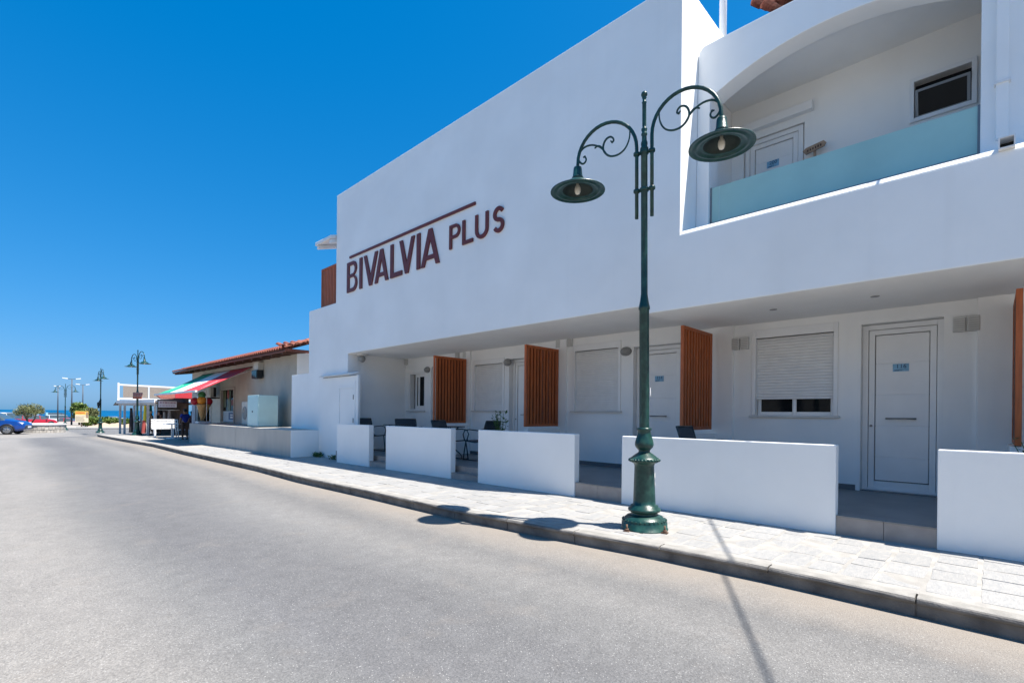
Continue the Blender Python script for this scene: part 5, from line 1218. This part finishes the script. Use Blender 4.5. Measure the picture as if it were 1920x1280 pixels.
b.build('header_print', mk('orange_red_print', (.6, .13, .03), .6), t, kind='stuff')
b = MB()
for k in range(3): b.box(q.x+wx*.62, q.x+wx*.95, q.y-.014, q.y-.002, zb_+hz*(.42+.18*k), zb_+hz*(.56+.18*k))
b.build('photo_print', mk('brown_photo_print', (.25, .16, .11), .6, .5, 9), t, kind='stuff')
b = MB()
for r_ in range(5): b.box(q.x-wx*.9, q.x+wx*random.uniform(.2, .5), q.y-.014, q.y-.002, zb_+hz*(.12+.10*r_), zb_+hz*(.15+.10*r_))
b.build('text_print', mk('grey_text_print', (.42, .37, .28), .6), t, kind='stuff')
b = MB(); b.box(q.x-.06, q.x+.06, q.y+.07, q.y+.15, zg(q.y)-.1, zt_-.1); b.build('post', M_bark, t)
b = MB(); b.box(q.x-wx*.8, q.x+wx*.8, q.y-.3, q.y+.3, zg(q.y)-.1, zg(q.y)+.14); b.build('base_block', M_kerb, t)
# modern twin-head lamps of the car park
def twin(x, ytop, x0, x1, dp, lb):
    u = (x-960)/FPX; q = C0+dp*(CF+u*CR0); pm = dp/FPX; zt_ = EYE+(768.3-ytop)*pm; z0_ = zg(q.y)-.2
    t = thing('car_park_lamp', lb, 'lamp', (q.x, q.y, z0_), 0, 'slim twin headed car park lamps')
    b = MB(); b.tube([(q.x, q.y, z0_), (q.x, q.y, zt_)], [.10, .055], 8); b.build('pole', mk('slate_pole', (.05, .065, .085), .5), t)
    for xe in (x0, x1):
        dx = (xe-x)*pm/1.41; b = MB(); b.bar((q.x, q.y, zt_), (q.x+dx*.45, q.y, zt_+.02*abs(dx)), .06, .05); b.build('arm', MATS['slate_pole'], t)
        b = MB(); b.obox((q.x+dx*.42, q.y-.16, zt_+.0), (dx*.58, 0, abs(dx)*.08), (0, .32, 0), (0, 0, .09)); b.build('lamp_head', M_wmetal, t)
twin(134.3, 710.5, 115, 152, 62, 'tall slim twin lamp rising behind the spread green lamp'); twin(155, 721, 140.5, 168, 72, 'slim twin lamp behind the shrubby tree'); twin(108.3, 724.5, 100, 113, 76, 'slim lamp behind the left arm of the spread green lamp')
# pale blue beach huts / banners by the water
for x, lb in ((88, 'pale blue upright banner by the water'), (70.5, 'second pale banner by the water, left of the first')):
    dp = 97; u = (x-960)/FPX; q = C0+dp*(CF+u*CR0); pm = dp/FPX
    b = MB(); w_ = 2.2*pm/1.41; b.box(q.x-w_, q.x+w_, q.y, q.y+.2, zg(q.y)-.1, EYE+(768-773)*pm); tag(b.build('banner', mk('pale_cyan_panel', (.35, .62, .72), .6)), lb, 'banner', 'pale banners by the water')
# unseen house and trees, added across the street for bounce light and reflections
t = thing('added_townhouse', 'unseen cream two storey house added across the street for bounce light', 'house', (-9, -2, 0))
hl = []
for k in range(9): y = -20+k*3.6; hl += [(y+1, y+2.1, 1.0, 2.3), (y+1, y+2.1, 4.0, 5.2)]
M_cream2 = mk('cream_render', (.74, .70, .62), .8, .05, 1.5)
b = MB(); holed_wall(-9, -21, 13.5, -.3, 6.2, hl, -.25, 'wall', M_cream2, t)
b = MB(); b.box(-9.6, -9.5, -21, 13.5, -.3, 6.2); b.box(-17, -9.7, 13.3, 13.5, -.3, 6.2); b.box(-17, -9.0, -21, 13.5, 6.2, 6.45); b.build('rear_block', M_cream2, t)
for a_, c_, d_, e_ in hl:
    b = MB(); b.box(-9.15, -9.08, a_+.01, a_+.08, d_, e_); b.box(-9.15, -9.08, c_-.08, c_-.01, d_, e_); b.box(-9.149, -9.081, a_+.08, c_-.08, e_-.08, e_); f = b.build('window', M_wmetal, t)
    b = MB(); b.box(-9.14, -9.13, a_+.07, c_-.07, d_+.01, e_-.07); b.build('pane', M_glassdark, f)
for (x, y, h, r, lb) in ((-6.6, 3.5, 4.2, 1.5, 'unseen street tree added across the road, opposite the balcony'), (-6.8, -4.5, 4.6, 1.7, 'unseen street tree added across the road behind the camera')):
    t = thing('added_street_tree', lb, 'tree', (x, y, 0), 0, 'added trees across the road')
    b = MB(); b.tube([(x, y, -.1), (x+.1, y, 1.4), (x, y+.1, h-r)], [.12, .10, .06], 8)
    for k in range(6): a = k*1.05; b.tube([(x+.05, y, 1.7), (x+cos(a)*r*.6, y+sin(a)*r*.6, h-r*.6)], [.05, .02], 6)
    b.build('trunk', M_bark, t); b = MB()
    for k in range(2600):
        v = Vector((random.gauss(0, 1), random.gauss(0, 1), random.gauss(0, 1))).normalized()*random.uniform(.35, 1)**.5; v *= .8+.25*sin(7*v.x+3*v.z)*cos(5*v.y)
        q = Vector((x+v.x*r, y+v.y*r, h-r*.7+v.z*r*.8)); d = Vector((random.uniform(-1, 1), random.uniform(-1, 1), random.uniform(-.5, .7))).normalized()*.17; e = d.orthogonal().normalized()*.05
        b.add([q, q+d*.5+e, q+d, q+d*.5-e], [(0, 1, 2, 3)])
    b.build('crown', M_leaf, t, fixn=False, kind='stuff')
SC.render.film_transparent = False
